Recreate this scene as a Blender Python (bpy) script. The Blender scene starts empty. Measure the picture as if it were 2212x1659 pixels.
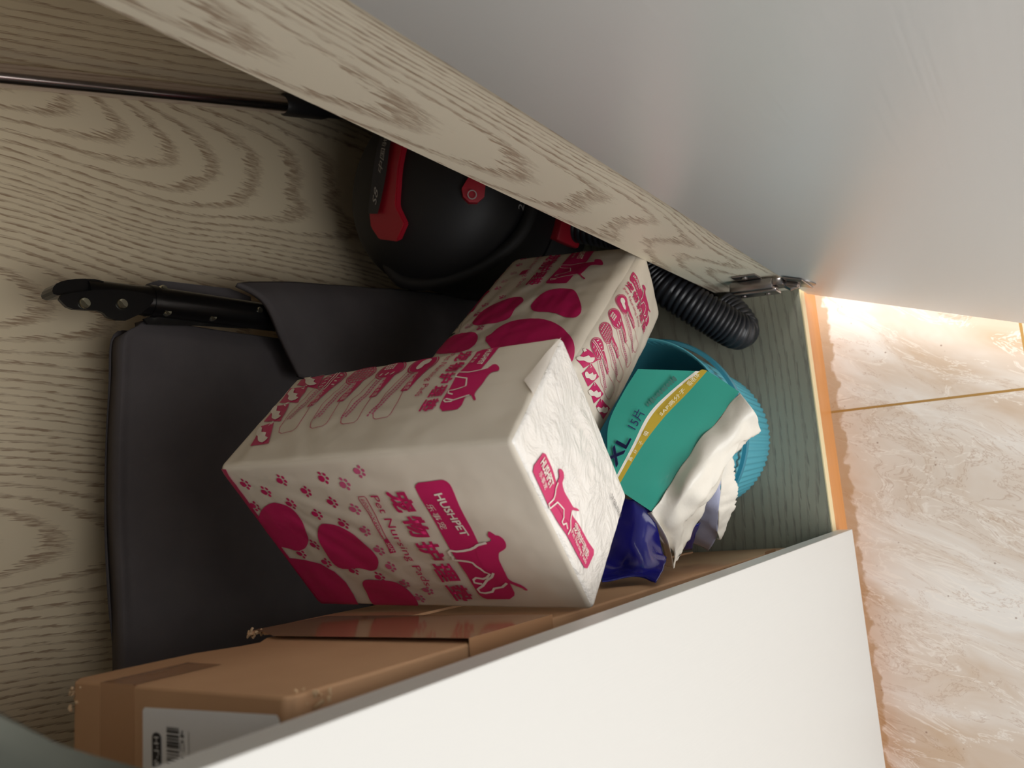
import bpy, bmesh, math, random
from mathutils import Vector, Matrix, noise, Quaternion
from mathutils.geometry import tessellate_polygon
random.seed(7)
S = bpy.context.scene
COL = S.collection

# ------------------------------------------------------------------ camera
cam_d = bpy.data.cameras.new('camera')
cam = bpy.data.objects.new('camera', cam_d); COL.objects.link(cam)
cam.matrix_world = Matrix(((-0.078022, 0.986400, -0.144663, 0.07478),
                           (-0.813297, -0.146898, -0.563000, -0.24502),
                           (-0.576594, 0.073728, 0.813698, 1.12023),
                           (0, 0, 0, 1)))
cam_d.sensor_width = 36.0
cam_d.lens = 1661.0 / 2212.0 * 36.0
cam_d.clip_start = 0.01
cam_d.dof.use_dof = True
cam_d.dof.focus_distance = 0.70
cam_d.dof.aperture_fstop = 9.0
S.camera = cam

# ------------------------------------------------------------------ light
W = bpy.data.worlds.new('room_daylight'); S.world = W; W.use_nodes = True
bg = W.node_tree.nodes['Background']
bg.inputs[0].default_value = (0.86, 0.93, 1.0, 1); bg.inputs[1].default_value = 0.36

def area(name, loc, target, size, size_y, power, color=(1, 1, 1)):
    d = bpy.data.lights.new(name, 'AREA'); d.shape = 'RECTANGLE'
    d.size = size; d.size_y = size_y; d.energy = power; d.color = color
    o = bpy.data.objects.new(name, d); COL.objects.link(o); o.location = loc
    o.rotation_euler = (Vector(target) - Vector(loc)).to_track_quat('-Z', 'Y').to_euler()
    return o
area('window_light', (-0.5, -2.2, 1.25), (0.05, 0.1, 0.55), 2.4, 1.5, 54, (1.0, 0.99, 0.97))
area('balcony_light', (1.8, -0.42, 1.0), (0.0, -0.42, 0.6), 0.9, 1.9, 95, (1.0, 0.98, 0.95))

S.view_settings.view_transform = 'Standard'
S.view_settings.look = 'None'
S.view_settings.gamma = 1.0
S.view_settings.exposure = 0.0
S.view_settings.use_curve_mapping = False

# ------------------------------------------------------------------ materials
def lin(c):
    return tuple(((x / 255) / 12.92 if x / 255 <= 0.04045 else ((x / 255 + 0.055) / 1.055) ** 2.4) for x in c)
def mat(name, rgb, rough=0.5, metal=0.0, spec=0.5, **kw):
    m = bpy.data.materials.new(name); m.use_nodes = True
    b = m.node_tree.nodes['Principled BSDF']
    b.inputs['Base Color'].default_value = (*lin(rgb), 1)
    b.inputs['Roughness'].default_value = rough; b.inputs['Metallic'].default_value = metal
    b.inputs['Specular IOR Level'].default_value = spec
    for k, v in kw.items(): b.inputs[k.replace('_', ' ')].default_value = v
    return m
class N:
    """small node-graph helper"""
    def __init__(s, m): s.t = m.node_tree; s.b = s.t.nodes['Principled BSDF']
    def add(s, ty, **kw):
        n = s.t.nodes.new(ty)
        for k, v in kw.items(): setattr(n, k, v)
        return n
    def link(s, a, b): s.t.links.new(a, b)
    def val(s, sock, v):
        if hasattr(v, 'is_linked') or hasattr(v, 'links'): s.link(v, sock)
        else: sock.default_value = v
    def math(s, op, a, b=0.0, c=0.0, clamp=False):
        n = s.add('ShaderNodeMath', operation=op); n.use_clamp = clamp
        s.val(n.inputs[0], a); s.val(n.inputs[1], b); s.val(n.inputs[2], c); return n.outputs[0]
    def coord(s): return s.add('ShaderNodeTexCoord').outputs['Object']
    def sep(s, v): n = s.add('ShaderNodeSeparateXYZ'); s.link(v, n.inputs[0]); return n.outputs
    def comb(s, x, y, z=0.0):
        n = s.add('ShaderNodeCombineXYZ')
        for i, v in enumerate((x, y, z)): s.val(n.inputs[i], v)
        return n.outputs[0]
    def noise(s, vec, scale=1.0, detail=2.0, rough=0.5, dist=0.0):
        n = s.add('ShaderNodeTexNoise'); s.link(vec, n.inputs['Vector'])
        n.inputs['Scale'].default_value = scale; n.inputs['Detail'].default_value = detail
        n.inputs['Roughness'].default_value = rough; n.inputs['Distortion'].default_value = dist
        return n.outputs[0]
    def ramp(s, fac, stops, interp='LINEAR'):
        n = s.add('ShaderNodeValToRGB'); s.link(fac, n.inputs[0]); n.color_ramp.interpolation = interp
        e = n.color_ramp.elements
        while len(e) < len(stops): e.new(0.5)
        for i, (p, c) in enumerate(stops):
            e[i].position = p; e[i].color = (c, c, c, 1) if isinstance(c, (int, float)) else (*lin(c), 1)
        return n.outputs[0]
    def mix(s, fac, a, b):
        n = s.add('ShaderNodeMix', data_type='RGBA')
        s.val(n.inputs[0], fac)
        for i, v in ((6, a), (7, b)):
            if isinstance(v, tuple): n.inputs[i].default_value = (*lin(v), 1)
            else: s.link(v, n.inputs[i])
        return n.outputs[2]
    def bump(s, h, strength=0.3, dist=0.002):
        n = s.add('ShaderNodeBump'); s.link(h, n.inputs['Height'])
        n.inputs['Strength'].default_value = strength; n.inputs['Distance'].default_value = dist
        s.link(n.outputs[0], s.b.inputs['Normal'])
    def base(s, c): s.link(c, s.b.inputs['Base Color'])

def wood(name, across, along, light, dark, seed=0.0, rough=0.42, lines=48, swirl=15, su=4.2, sv=0.9, amount=1.0, cath=None):
    """printed ash laminate: growth rings are contour lines of a stretched noise, broken into short pores"""
    m = mat(name, light, rough); g = N(m)
    s = g.sep(g.coord()); u = s[across]; v = s[along]
    low = g.noise(g.comb(g.math('MULTIPLY', u, su), g.math('MULTIPLY', v, sv), seed), 1.0, 1.0, 0.4)
    mid = g.noise(g.comb(g.math('MULTIPLY', u, 24), g.math('MULTIPLY', v, 3.2), seed + 3), 1.0, 2.0)
    f = g.math('ADD', g.math('MULTIPLY', low, swirl), g.math('MULTIPLY', u, lines))
    if cath:                                            # tongues of the growth rings: parabolas repeated across the board
        u0, per, v0, hn, vc = cath
        sway = g.noise(g.comb(0.0, g.math('MULTIPLY', v, 2.2), seed + 5), 1.0, 1.0)
        uu = g.math('ADD', u, g.math('MULTIPLY', g.math('SUBTRACT', sway, 0.5), per * 0.45))
        uw = g.math('SUBTRACT', g.math('MODULO', g.math('ADD', uu, 40 * per - u0 + per / 2), per), per / 2)
        h = g.math('POWER', g.math('MULTIPLY', uw, 2 / per), 2.0)
        wgt = g.math('POWER', g.math('COSINE', g.math('MULTIPLY', uw, math.pi / per)), 2.0)
        f = g.math('ADD', g.math('MULTIPLY', h, hn), g.math('MULTIPLY', g.math('MULTIPLY', g.math('SUBTRACT', v, v0), vc), wgt))
        f = g.math('ADD', f, g.math('MULTIPLY', low, swirl * 0.35))
    f = g.math('ADD', f, g.math('MULTIPLY', mid, 0.9))
    fr = g.math('FRACT', f)
    fib = g.noise(g.comb(g.math('MULTIPLY', u, 620), g.math('MULTIPLY', v, 55), seed), 1.0, 2.0)
    t = g.math('ADD', fr, g.math('MULTIPLY', g.math('SUBTRACT', fib, 0.5), 0.75))
    k = g.ramp(t, [(0.0, 0.0), (0.50, 0.0), (0.58, 1.0), (0.82, 1.0), (0.90, 0.0)])
    pore = g.ramp(fib, [(0.40, 0.25), (0.62, 1.0)])
    fac = g.math('MULTIPLY', g.math('MULTIPLY', k, pore), amount)
    haze = g.noise(g.comb(g.math('MULTIPLY', u, 3), g.math('MULTIPLY', v, 2), seed + 9), 1.0, 2.0)
    base = g.mix(g.math('MULTIPLY', haze, 0.35), light, tuple(max(0, c - 16) for c in light))
    g.base(g.mix(fac, base, dark))
    g.bump(g.math('MULTIPLY', fac, -1.0), 0.25, 0.0006)
    return m
M = {}
M['ash_back'] = wood('ash_laminate_back', 0, 2, (230, 214, 184), (168, 144, 118), seed=2.3, swirl=19, su=4.6, sv=1.0, cath=(0.40, 0.245, 0.62, 9.5, -15.0))
M['ash_side'] = wood('ash_laminate_side', 1, 2, (214, 198, 168), (164, 140, 114), seed=5.7, swirl=12)
M['ash_filler'] = wood('ash_laminate_filler', 1, 2, (238, 228, 206), (180, 160, 138), seed=8.45, lines=66, swirl=12, su=9.0, sv=1.25, cath=(0.062, 0.13, 1.0, 10.5, -9.5))
M['ash_base'] = wood('ash_laminate_base', 1, 0, (146, 145, 129), (122, 118, 106), seed=1.2, lines=70, swirl=9, su=6, sv=1.6, rough=0.4)
M['edge_band'] = mat('cream_edge_band', (232, 214, 170), 0.5)
mm = M['plinth'] = mat('varnished_plinth', (214, 146, 84), 0.38); g = N(mm); s = g.sep(g.coord())
g.base(g.mix(g.noise(g.comb(g.math('MULTIPLY', s[0], 8), 0.0, g.math('MULTIPLY', s[2], 160)), 1, 3), (222, 156, 92), (200, 130, 72)))
def lacquer(name, rgb, rough):
    m = mat(name, rgb, rough); g = N(m); s = g.sep(g.coord())
    n = g.noise(g.comb(g.math('MULTIPLY', s[0], 500), g.math('MULTIPLY', s[1], 500), g.math('MULTIPLY', s[2], 14)), 1, 2)
    g.bump(n, 0.16, 0.0006); return m
M['door_front'] = lacquer('white_lacquer_door', (212, 211, 207), 0.42)
M['door_inner'] = lacquer('white_lacquer_inner', (226, 226, 224), 0.30)

mm = M['tile'] = mat('marble_tile', (226, 206, 188), 0.16, spec=0.5); g = N(mm); s = g.sep(g.coord())
wv = g.add('ShaderNodeVectorMath', operation='ADD')
rx = g.math('ADD', g.math('MULTIPLY', s[0], 0.42), g.math('MULTIPLY', s[1], 0.91)); ry = g.math('SUBTRACT', g.math('MULTIPLY', s[1], 0.42), g.math('MULTIPLY', s[0], 0.91))
c0 = g.comb(g.math('MULTIPLY', rx, 0.62), g.math('MULTIPLY', ry, 1.9), 0.3)
g.link(c0, wv.inputs[0])
warp = g.add('ShaderNodeTexNoise'); g.link(c0, warp.inputs['Vector']); warp.inputs['Scale'].default_value = 5; warp.inputs['Detail'].default_value = 3
sc = g.add('ShaderNodeVectorMath', operation='SCALE'); g.link(warp.outputs['Color'], sc.inputs[0]); sc.inputs['Scale'].default_value = 0.22
g.link(sc.outputs[0], wv.inputs[1]); wc = wv.outputs[0]
patch = g.ramp(g.noise(wc, 4.2, 5, 0.6, 0.5), [(0.38, 0.0), (0.66, 1.0)])
col = g.mix(patch, (236, 229, 221), (204, 178, 152))
vein = g.ramp(g.noise(wc, 6.5, 6, 0.7, 0.6), [(0.485, 0.0), (0.50, 0.6), (0.515, 0.0)])
col = g.mix(vein, col, (246, 238, 228))
vein2 = g.ramp(g.noise(wc, 4.0, 7, 0.72, 1.0), [(0.492, 0.0), (0.50, 0.4), (0.508, 0.0)])
col = g.mix(vein2, col, (168, 128, 98))
spk = g.add('ShaderNodeTexVoronoi'); g.link(g.coord(), spk.inputs['Vector']); spk.inputs['Scale'].default_value = 40
spot = g.ramp(spk.outputs['Distance'], [(0.035, 1.0), (0.06, 0.0)])
col = g.mix(g.math('MULTIPLY', spot, 0.6), col, (130, 92, 72))
def grout(g, axis, at, period, w):
    d = g.math('MODULO', g.math('ADD', axis, 60 * period - at + period / 2), period)
    return g.math('LESS_THAN', g.math('ABSOLUTE', g.math('SUBTRACT', d, period / 2)), w)
gr = g.math('MAXIMUM', grout(g, s[0], 0.1555, 0.6, 0.0016), grout(g, s[1], -0.232, 0.6, 0.0016))
stain = g.math('MULTIPLY', g.ramp(g.math('ADD', s[1], g.math('MULTIPLY', g.noise(g.coord(), 55, 3), 0.03)), [(0.0, 0.0), (0.004, 0.7), (0.02, 0.7)]), 1.0)
col = g.mix(stain, col, (176, 142, 100))
col = g.mix(gr, col, (168, 128, 66)); g.base(col)
g.link(g.math('ADD', g.math('MULTIPLY', gr, 0.5), 0.16), g.b.inputs['Roughness'])

mm = M['card'] = mat('brown_cardboard', (176, 132, 96), 0.75); g = N(mm); s = g.sep(g.coord())
n1 = g.noise(g.coord(), 14, 4); n2 = g.noise(g.comb(g.math('MULTIPLY', s[0], 900), g.math('MULTIPLY', s[1], 900), g.math('MULTIPLY', s[2], 60)), 1, 2)
g.base(g.mix(n1, (204, 162, 124), (182, 140, 104))); g.bump(n2, 0.12, 0.0008)
M['card_raw'] = mat('torn_cardboard_edge', (206, 176, 140), 0.9)
M['tape'] = mat('glossy_packing_tape', (184, 140, 104), 0.10, spec=0.6)
M['label'] = mat('label_paper', (236, 237, 240), 0.55)
M['ink'] = mat('black_ink', (34, 34, 42), 0.5)
def film(name, rgb, rough, bump=0.25, sc=60, trans=0.0):
    m = mat(name, rgb, rough); g = N(m)
    g.bump(g.noise(g.coord(), sc, 3, 0.55, 0.4), bump, 0.0015); return m
M['film'] = film('white_pack_film', (220, 210, 194), 0.36, 0.16, 45)
M['film_gloss'] = mat('glossy_end_film', (234, 229, 222), 0.2); g = N(M['film_gloss'])
cz = g.noise(g.coord(), 24, 5, 0.6, 1.8)
g.bump(g.math('ABSOLUTE', g.math('SUBTRACT', cz, 0.5)), 0.6, 0.010)
M['pink'] = film('magenta_print', (196, 34, 98), 0.36, 0.12, 45)
M['pinkmid'] = film('mid_pink_print', (206, 92, 134), 0.36, 0.12, 45)
M['pinkpale'] = film('pale_pink_print', (214, 158, 168), 0.36, 0.12, 45)
M['white'] = film('white_print', (232, 222, 210), 0.36, 0.12, 45)
M['pale'] = film('pale_print', (236, 230, 206), 0.3, 0.1, 45)
M['teal'] = film('teal_bag_film', (48, 152, 134), 0.17, 0.22, 55)
M['gold'] = film('gold_stripe_film', (186, 158, 48), 0.2, 0.15, 55)
M['navy'] = film('navy_bag_film', (22, 22, 112), 0.18, 0.3, 50)
M['navyink'] = mat('navy_ink', (24, 32, 84), 0.3)
M['smudge'] = mat('grey_green_print', (62, 112, 102), 0.3)
M['liner'] = film('white_torn_liner', (234, 228, 216), 0.32, 0.35, 80)
M['lav'] = film('lavender_inner_film', (176, 180, 206), 0.3, 0.3, 70)
M['pads'] = mat('folded_pads', (222, 220, 214), 0.8)
M['bin'] = mat('turquoise_plastic', (84, 170, 188), 0.42)
M['rim'] = mat('turquoise_ring', (44, 128, 150), 0.35)
mm = M['canvas'] = mat('charcoal_canvas', (62, 58, 60), 0.85, spec=0.25); g = N(mm); s = g.sep(g.coord())
wvn = g.add('ShaderNodeTexWave', bands_direction='DIAGONAL'); wvn.inputs['Scale'].default_value = 420; g.link(g.coord(), wvn.inputs['Vector'])
g.bump(wvn.outputs[0], 0.18, 0.0004); g.base(g.mix(g.noise(g.coord(), 22, 4), (92, 87, 87), (76, 71, 73)))
M['black_metal'] = mat('black_coated_steel', (16, 15, 16), 0.28, spec=0.5)
M['steel'] = mat('zinc_rivet', (196, 196, 178), 0.25, 1.0)
M['chrome'] = mat('chrome_tube', (226, 218, 222), 0.2, 1.0)
M['nickel'] = mat('nickel_hinge', (150, 144, 142), 0.30, 1.0)
M['black'] = mat('black_plastic', (34, 33, 34), 0.5)
M['blacksoft'] = mat('matt_black_plastic', (26, 25, 27), 0.6)
M['hose'] = mat('black_hose_plastic', (36, 37, 42), 0.36)
M['red'] = mat('red_plastic', (170, 26, 44), 0.42)
M['grey_ink'] = mat('grey_lettering', (176, 172, 168), 0.5)
M['cloth'] = mat('grey_green_cloth', (96, 98, 90), 0.9, spec=0.2)

# ------------------------------------------------------------------ mesh helpers
def tag(o, label=None, cat=None, group=None, kind=None):
    for k, v in (('label', label), ('category', cat), ('group', group), ('kind', kind)):
        if v: o[k] = v
    return o
def empty(name, loc=(0, 0, 0)):
    o = bpy.data.objects.new(name, None); COL.objects.link(o); o.location = loc
    o.empty_display_size = 0.02; return o
def link(name, bm, mats, parent=None, smooth=False, sharp=None):
    """bmesh in world coordinates -> one mesh object, local to its parent"""
    me = bpy.data.meshes.new(name)
    if parent is not None:
        if parent.parent: bpy.context.view_layer.update()
        bm.transform(parent.matrix_world.inverted())
    bm.normal_update(); bm.to_mesh(me); bm.free()
    for m in (mats if isinstance(mats, (list, tuple)) else [mats]): me.materials.append(M[m])
    if smooth:
        for p in me.polygons: p.use_smooth = True
        if sharp: me.set_sharp_from_angle(angle=math.radians(sharp))
    o = bpy.data.objects.new(name, me); COL.objects.link(o)
    if parent is not None:
        o.parent = parent; o.matrix_parent_inverse = Matrix.Identity(4)
    return o
def grp(root):
    bpy.context.view_layer.update(); return root
def boxb(bm, lo, hi, bevel=0.0, fr=None, mi=0):
    """box between two corners; fr = 4x4 frame"""
    g = bmesh.ops.create_cube(bm, size=1.0)
    vs = g['verts']; lo = Vector(lo); hi = Vector(hi)
    for v in vs: v.co = Vector((lo[i] + (v.co[i] + .5) * (hi[i] - lo[i]) for i in range(3)))
    fs = list({f for v in vs for f in v.link_faces})
    if bevel:
        es = list({e for v in vs for e in v.link_edges})
        r = bmesh.ops.bevel(bm, geom=es, offset=bevel, segments=2, affect='EDGES', profile=0.5)
        vs = list({v for f in r['faces'] for v in f.verts} | {v for v in vs if v.is_valid})
        fs = list({f for v in vs for f in v.link_faces})
    for f in fs: f.material_index = mi
    if fr is not None: bmesh.ops.transform(bm, matrix=fr, verts=vs)
    return vs
def prism(bm, pts, axis_o, ax, ay, az, depth, mi=0):
    """closed outline pts (2D) in frame, extruded by depth along az"""
    o = Vector(axis_o)
    a = [bm.verts.new(o + ax * x + ay * y) for x, y in pts]
    b = [bm.verts.new(o + ax * x + ay * y + az * depth) for x, y in pts]
    n = len(pts); fs = []
    fs.append(bm.faces.new(a)); fs.append(bm.faces.new(b[::-1]))
    for i in range(n): fs.append(bm.faces.new((a[i], b[i], b[(i + 1) % n], a[(i + 1) % n])))
    bmesh.ops.recalc_face_normals(bm, faces=fs)
    for f in fs: f.material_index = mi
    bmesh.ops.triangulate(bm, faces=fs[:2])
def smooth_path(P, n):
    """Catmull-Rom through points"""
    P = [Vector(p) for p in P]; out = []
    for i in range(len(P) - 1):
        p0 = P[max(i - 1, 0)]; p1 = P[i]; p2 = P[i + 1]; p3 = P[min(i + 2, len(P) - 1)]
        for k in range(n):
            t = k / n
            out.append(0.5 * ((2 * p1) + (p2 - p0) * t + (2 * p0 - 5 * p1 + 4 * p2 - p3) * t * t + (3 * p1 - p0 - 3 * p2 + p3) * t ** 3))
    out.append(P[-1]); return out
def tube(bm, path, rad, seg=16, mi=0, caps=True):
    path = [Vector(p) for p in path]
    R = rad if callable(rad) else (lambda i: rad)
    t0 = (path[1] - path[0]).normalized(); up = t0.orthogonal().normalized(); rings = []
    for i, p in enumerate(path):
        t = (path[min(i + 1, len(path) - 1)] - path[max(i - 1, 0)]).normalized()
        up = (up - t * up.dot(t)).normalized(); sd = t.cross(up); r = R(i)
        rings.append([bm.verts.new(p + (up * math.cos(a) + sd * math.sin(a)) * r) for a in [2 * math.pi * k / seg for k in range(seg)]])
    for A, B in zip(rings, rings[1:]):
        for k in range(seg):
            f = bm.faces.new((A[k], A[(k + 1) % seg], B[(k + 1) % seg], B[k])); f.material_index = mi
    if caps:
        for r_, rev in ((rings[0], True), (rings[-1], False)):
            f = bm.faces.new(r_[::-1] if rev else r_); f.material_index = mi
def lathe(bm, prof, center, seg=64, mod=None, mi=0):
    """(radius, z) profile turned about a vertical axis; mod(radius, angle, index) may ripple it"""
    rings = []
    for i, (r, z) in enumerate(prof):
        ring = []
        for k in range(seg):
            a = 2 * math.pi * k / seg
            rr = mod(r, a, i) if mod else r
            ring.append(bm.verts.new((center[0] + rr * math.cos(a), center[1] + rr * math.sin(a), z)))
        rings.append(ring)
    for A, B in zip(rings, rings[1:]):
        for k in range(seg):
            f = bm.faces.new((A[k], A[(k + 1) % seg], B[(k + 1) % seg], B[k])); f.material_index = mi
    return rings
def sheet(bm, curves, nu, nv, bands=None, wob=0.0, seed=0.0, wscale=30, rag=0.0):
    """surface through a row of 3D curves (Catmull-Rom both ways); bands gives a material per span between curves"""
    rows = [smooth_path(c, nv) for c in curves]
    cols = []
    for j in range(len(rows[0])):
        cols.append(smooth_path([r[j] for r in rows], nu))
    nJ = len(cols); nI = len(cols[0])
    V = [[None] * nI for _ in range(nJ)]
    for j in range(nJ):
        for i in range(nI):
            p = cols[j][i]
            a = cols[j][min(i + 1, nI - 1)] - cols[j][max(i - 1, 0)]; b = cols[min(j + 1, nJ - 1)][i] - cols[max(j - 1, 0)][i]
            n = a.cross(b); n = n.normalized() if n.length > 0 else Vector((0, 0, 1))
            if n.z < 0: n = -n
            w = wob * noise.noise(Vector((p.x, p.y, p.z)) * wscale + Vector((seed, 0, 0))) if wob else 0
            V[j][i] = bm.verts.new(p + n * w)
    if rag:                                              # torn last edge
        for j in range(nJ): V[j][-1].co += (V[j][-1].co - V[j][-2].co).normalized() * random.uniform(-rag, rag)
    for j in range(nJ - 1):
        for i in range(nI - 1):
            f = bm.faces.new((V[j][i], V[j][i + 1], V[j + 1][i + 1], V[j + 1][i]))
            f.material_index = bands[i // nu] if bands else 0
    return V
def solid(o, t, offset=-1.0):
    md = o.modifiers.new('thickness', 'SOLIDIFY'); md.thickness = t; md.offset = offset; return o

# ------------------------------------------------------------------ flat artwork -> surfaces
def catmull2(P, n=4):
    out = []; L = len(P)
    for i in range(L):
        p0, p1, p2, p3 = (Vector(P[(i + k) % L]) for k in (-1, 0, 1, 2))
        for k in range(n):
            t = k / n
            out.append(0.5 * ((2 * p1) + (p2 - p0) * t + (2 * p0 - 5 * p1 + 4 * p2 - p3) * t * t + (3 * p1 - p0 - 3 * p2 + p3) * t ** 3))
    return [(p.x, p.y) for p in out]
def fill(P):
    tr = tessellate_polygon([[Vector((x, y, 0)) for x, y in P]])
    return [tuple(p) for p in P], [tuple(t) for t in tr]
def ribbon(L, w, closed=False):
    """constant width line as quads"""
    P = [Vector(p) for p in L]; n = len(P); vs = []; fs = []
    for i, p in enumerate(P):
        a = P[(i - 1) % n] if closed or i else P[0]; b = P[(i + 1) % n] if closed or i < n - 1 else P[-1]
        d = (b - a); d = d.normalized() if d.length else Vector((1, 0)); q = Vector((-d.y, d.x)) * (w / 2)
        vs += [tuple(p + q), tuple(p - q)]
    for i in range(n if closed else n - 1):
        j = (i + 1) % n; fs.append((2 * i, 2 * i + 1, 2 * j + 1, 2 * j))
    return vs, fs
def disc(c, r, n=28):
    return fill([(c[0] + r * math.cos(2 * math.pi * k / n), c[1] + r * math.sin(2 * math.pi * k / n)) for k in range(n)])
def ringp(c, r, w, n=32):
    return ribbon([(c[0] + r * math.cos(2 * math.pi * k / n), c[1] + r * math.sin(2 * math.pi * k / n)) for k in range(n)], w, True)
_glyph = {}
def glyphs(body, weight):
    key = (body, weight)
    if key not in _glyph:
        c = bpy.data.curves.new('lettering', 'FONT'); c.body = body; c.size = 1; c.resolution_u = 2
        o = bpy.data.objects.new('lettering', c); COL.objects.link(o)
        me = o.to_mesh(); vs = [(v.co.x, v.co.y) for v in me.vertices]; fs = [tuple(p.vertices) for p in me.polygons]
        o.to_mesh_clear(); bpy.data.objects.remove(o); bpy.data.curves.remove(c)
        if weight:                                       # bolder strokes from slightly shifted copies
            V = []; F = []
            for dx, dy in ((-1, -1), (1, -1), (-1, 1), (1, 1)):
                F += [tuple(k + len(V) for k in f) for f in fs]; V += [(x + dx * weight, y + dy * weight) for x, y in vs]
            vs, fs = V, F
        _glyph[key] = (vs, fs)
    return _glyph[key]
def letter(body, A, B, T, weight=0.0):
    """fit text between baseline points A and B with its top through T (2D)"""
    vs, fs = glyphs(body, weight); A = Vector(A); B = Vector(B); T = Vector(T)
    X = B - A; w = X.length; X.normalize(); U = T - A; U -= X * U.dot(X); h = U.length; U.normalize()
    if len(body) > 1 and all(ord(ch) > 0x2000 for ch in body) and w / len(body) > h * 1.15:      # widely spaced characters
        cw = w / len(body) * 0.88; pitch = (w - cw) / (len(body) - 1); V = []; F = []
        for i, ch in enumerate(body):
            a = A + X * (i * pitch); vs1, fs1 = letter(ch, tuple(a), tuple(a + X * cw), tuple(a + U * h), weight)
            F += [tuple(k + len(V) for k in f) for f in fs1]; V += vs1
        return V, F
    cjk = any(ord(ch) > 0x2000 for ch in body)
    x0 = min(v[0] for v in vs); x1 = max(v[0] for v in vs); y0, y1 = (-0.085, 0.85) if cjk else (0.0, 0.70)
    return [tuple(A + X * ((x - x0) / (x1 - x0) * w) + U * ((y - y0) / (y1 - y0) * h)) for x, y in vs], fs
def stamp(bm, vf, place, layer, mi, cell=0.005):
    """lay a 2D mesh on a surface: place(x, y, lift) -> 3D; long faces are cut on a grid first"""
    t = bmesh.new(); vv = [t.verts.new((x, y, 0)) for x, y in vf[0]]
    for f in vf[1]:
        try: t.faces.new([vv[i] for i in f])
        except ValueError: pass
    if cell:
        for ax in (0, 1):
            lo = min(v.co[ax] for v in t.verts); hi = max(v.co[ax] for v in t.verts)
            k = math.ceil(lo / cell)
            while k * cell < hi:
                co = [0, 0, 0]; co[ax] = k * cell; no = [0, 0, 0]; no[ax] = 1
                bmesh.ops.bisect_plane(t, geom=t.verts[:] + t.edges[:] + t.faces[:], plane_co=co, plane_no=no, dist=1e-6); k += 1
    t.verts.ensure_lookup_table()
    mp = {v: bm.verts.new(place(v.co.x, v.co.y, layer)) for v in t.verts}
    for f in t.faces:
        nf = bm.faces.new([mp[v] for v in f.verts]); nf.material_index = mi; nf.smooth = True
    t.free()

P1_C=[0.0903, 0.1451, 0.6759]
P1_R=[[0.02092, -0.74099, -0.67119], [0.99277, 0.09476, -0.07367], [0.11819, -0.66479, 0.73762]]
P1_D=[0.246, 0.1535, 0.1115]
P2_C=[0.2431, 0.1958, 0.4033]
P2_R=[[-0.6475, -0.13297, 0.75038], [0.01347, -0.9865, -0.16319], [0.76195, -0.09556, 0.64055]]
P2_D=[0.2446, 0.1764, 0.1008]
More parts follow.
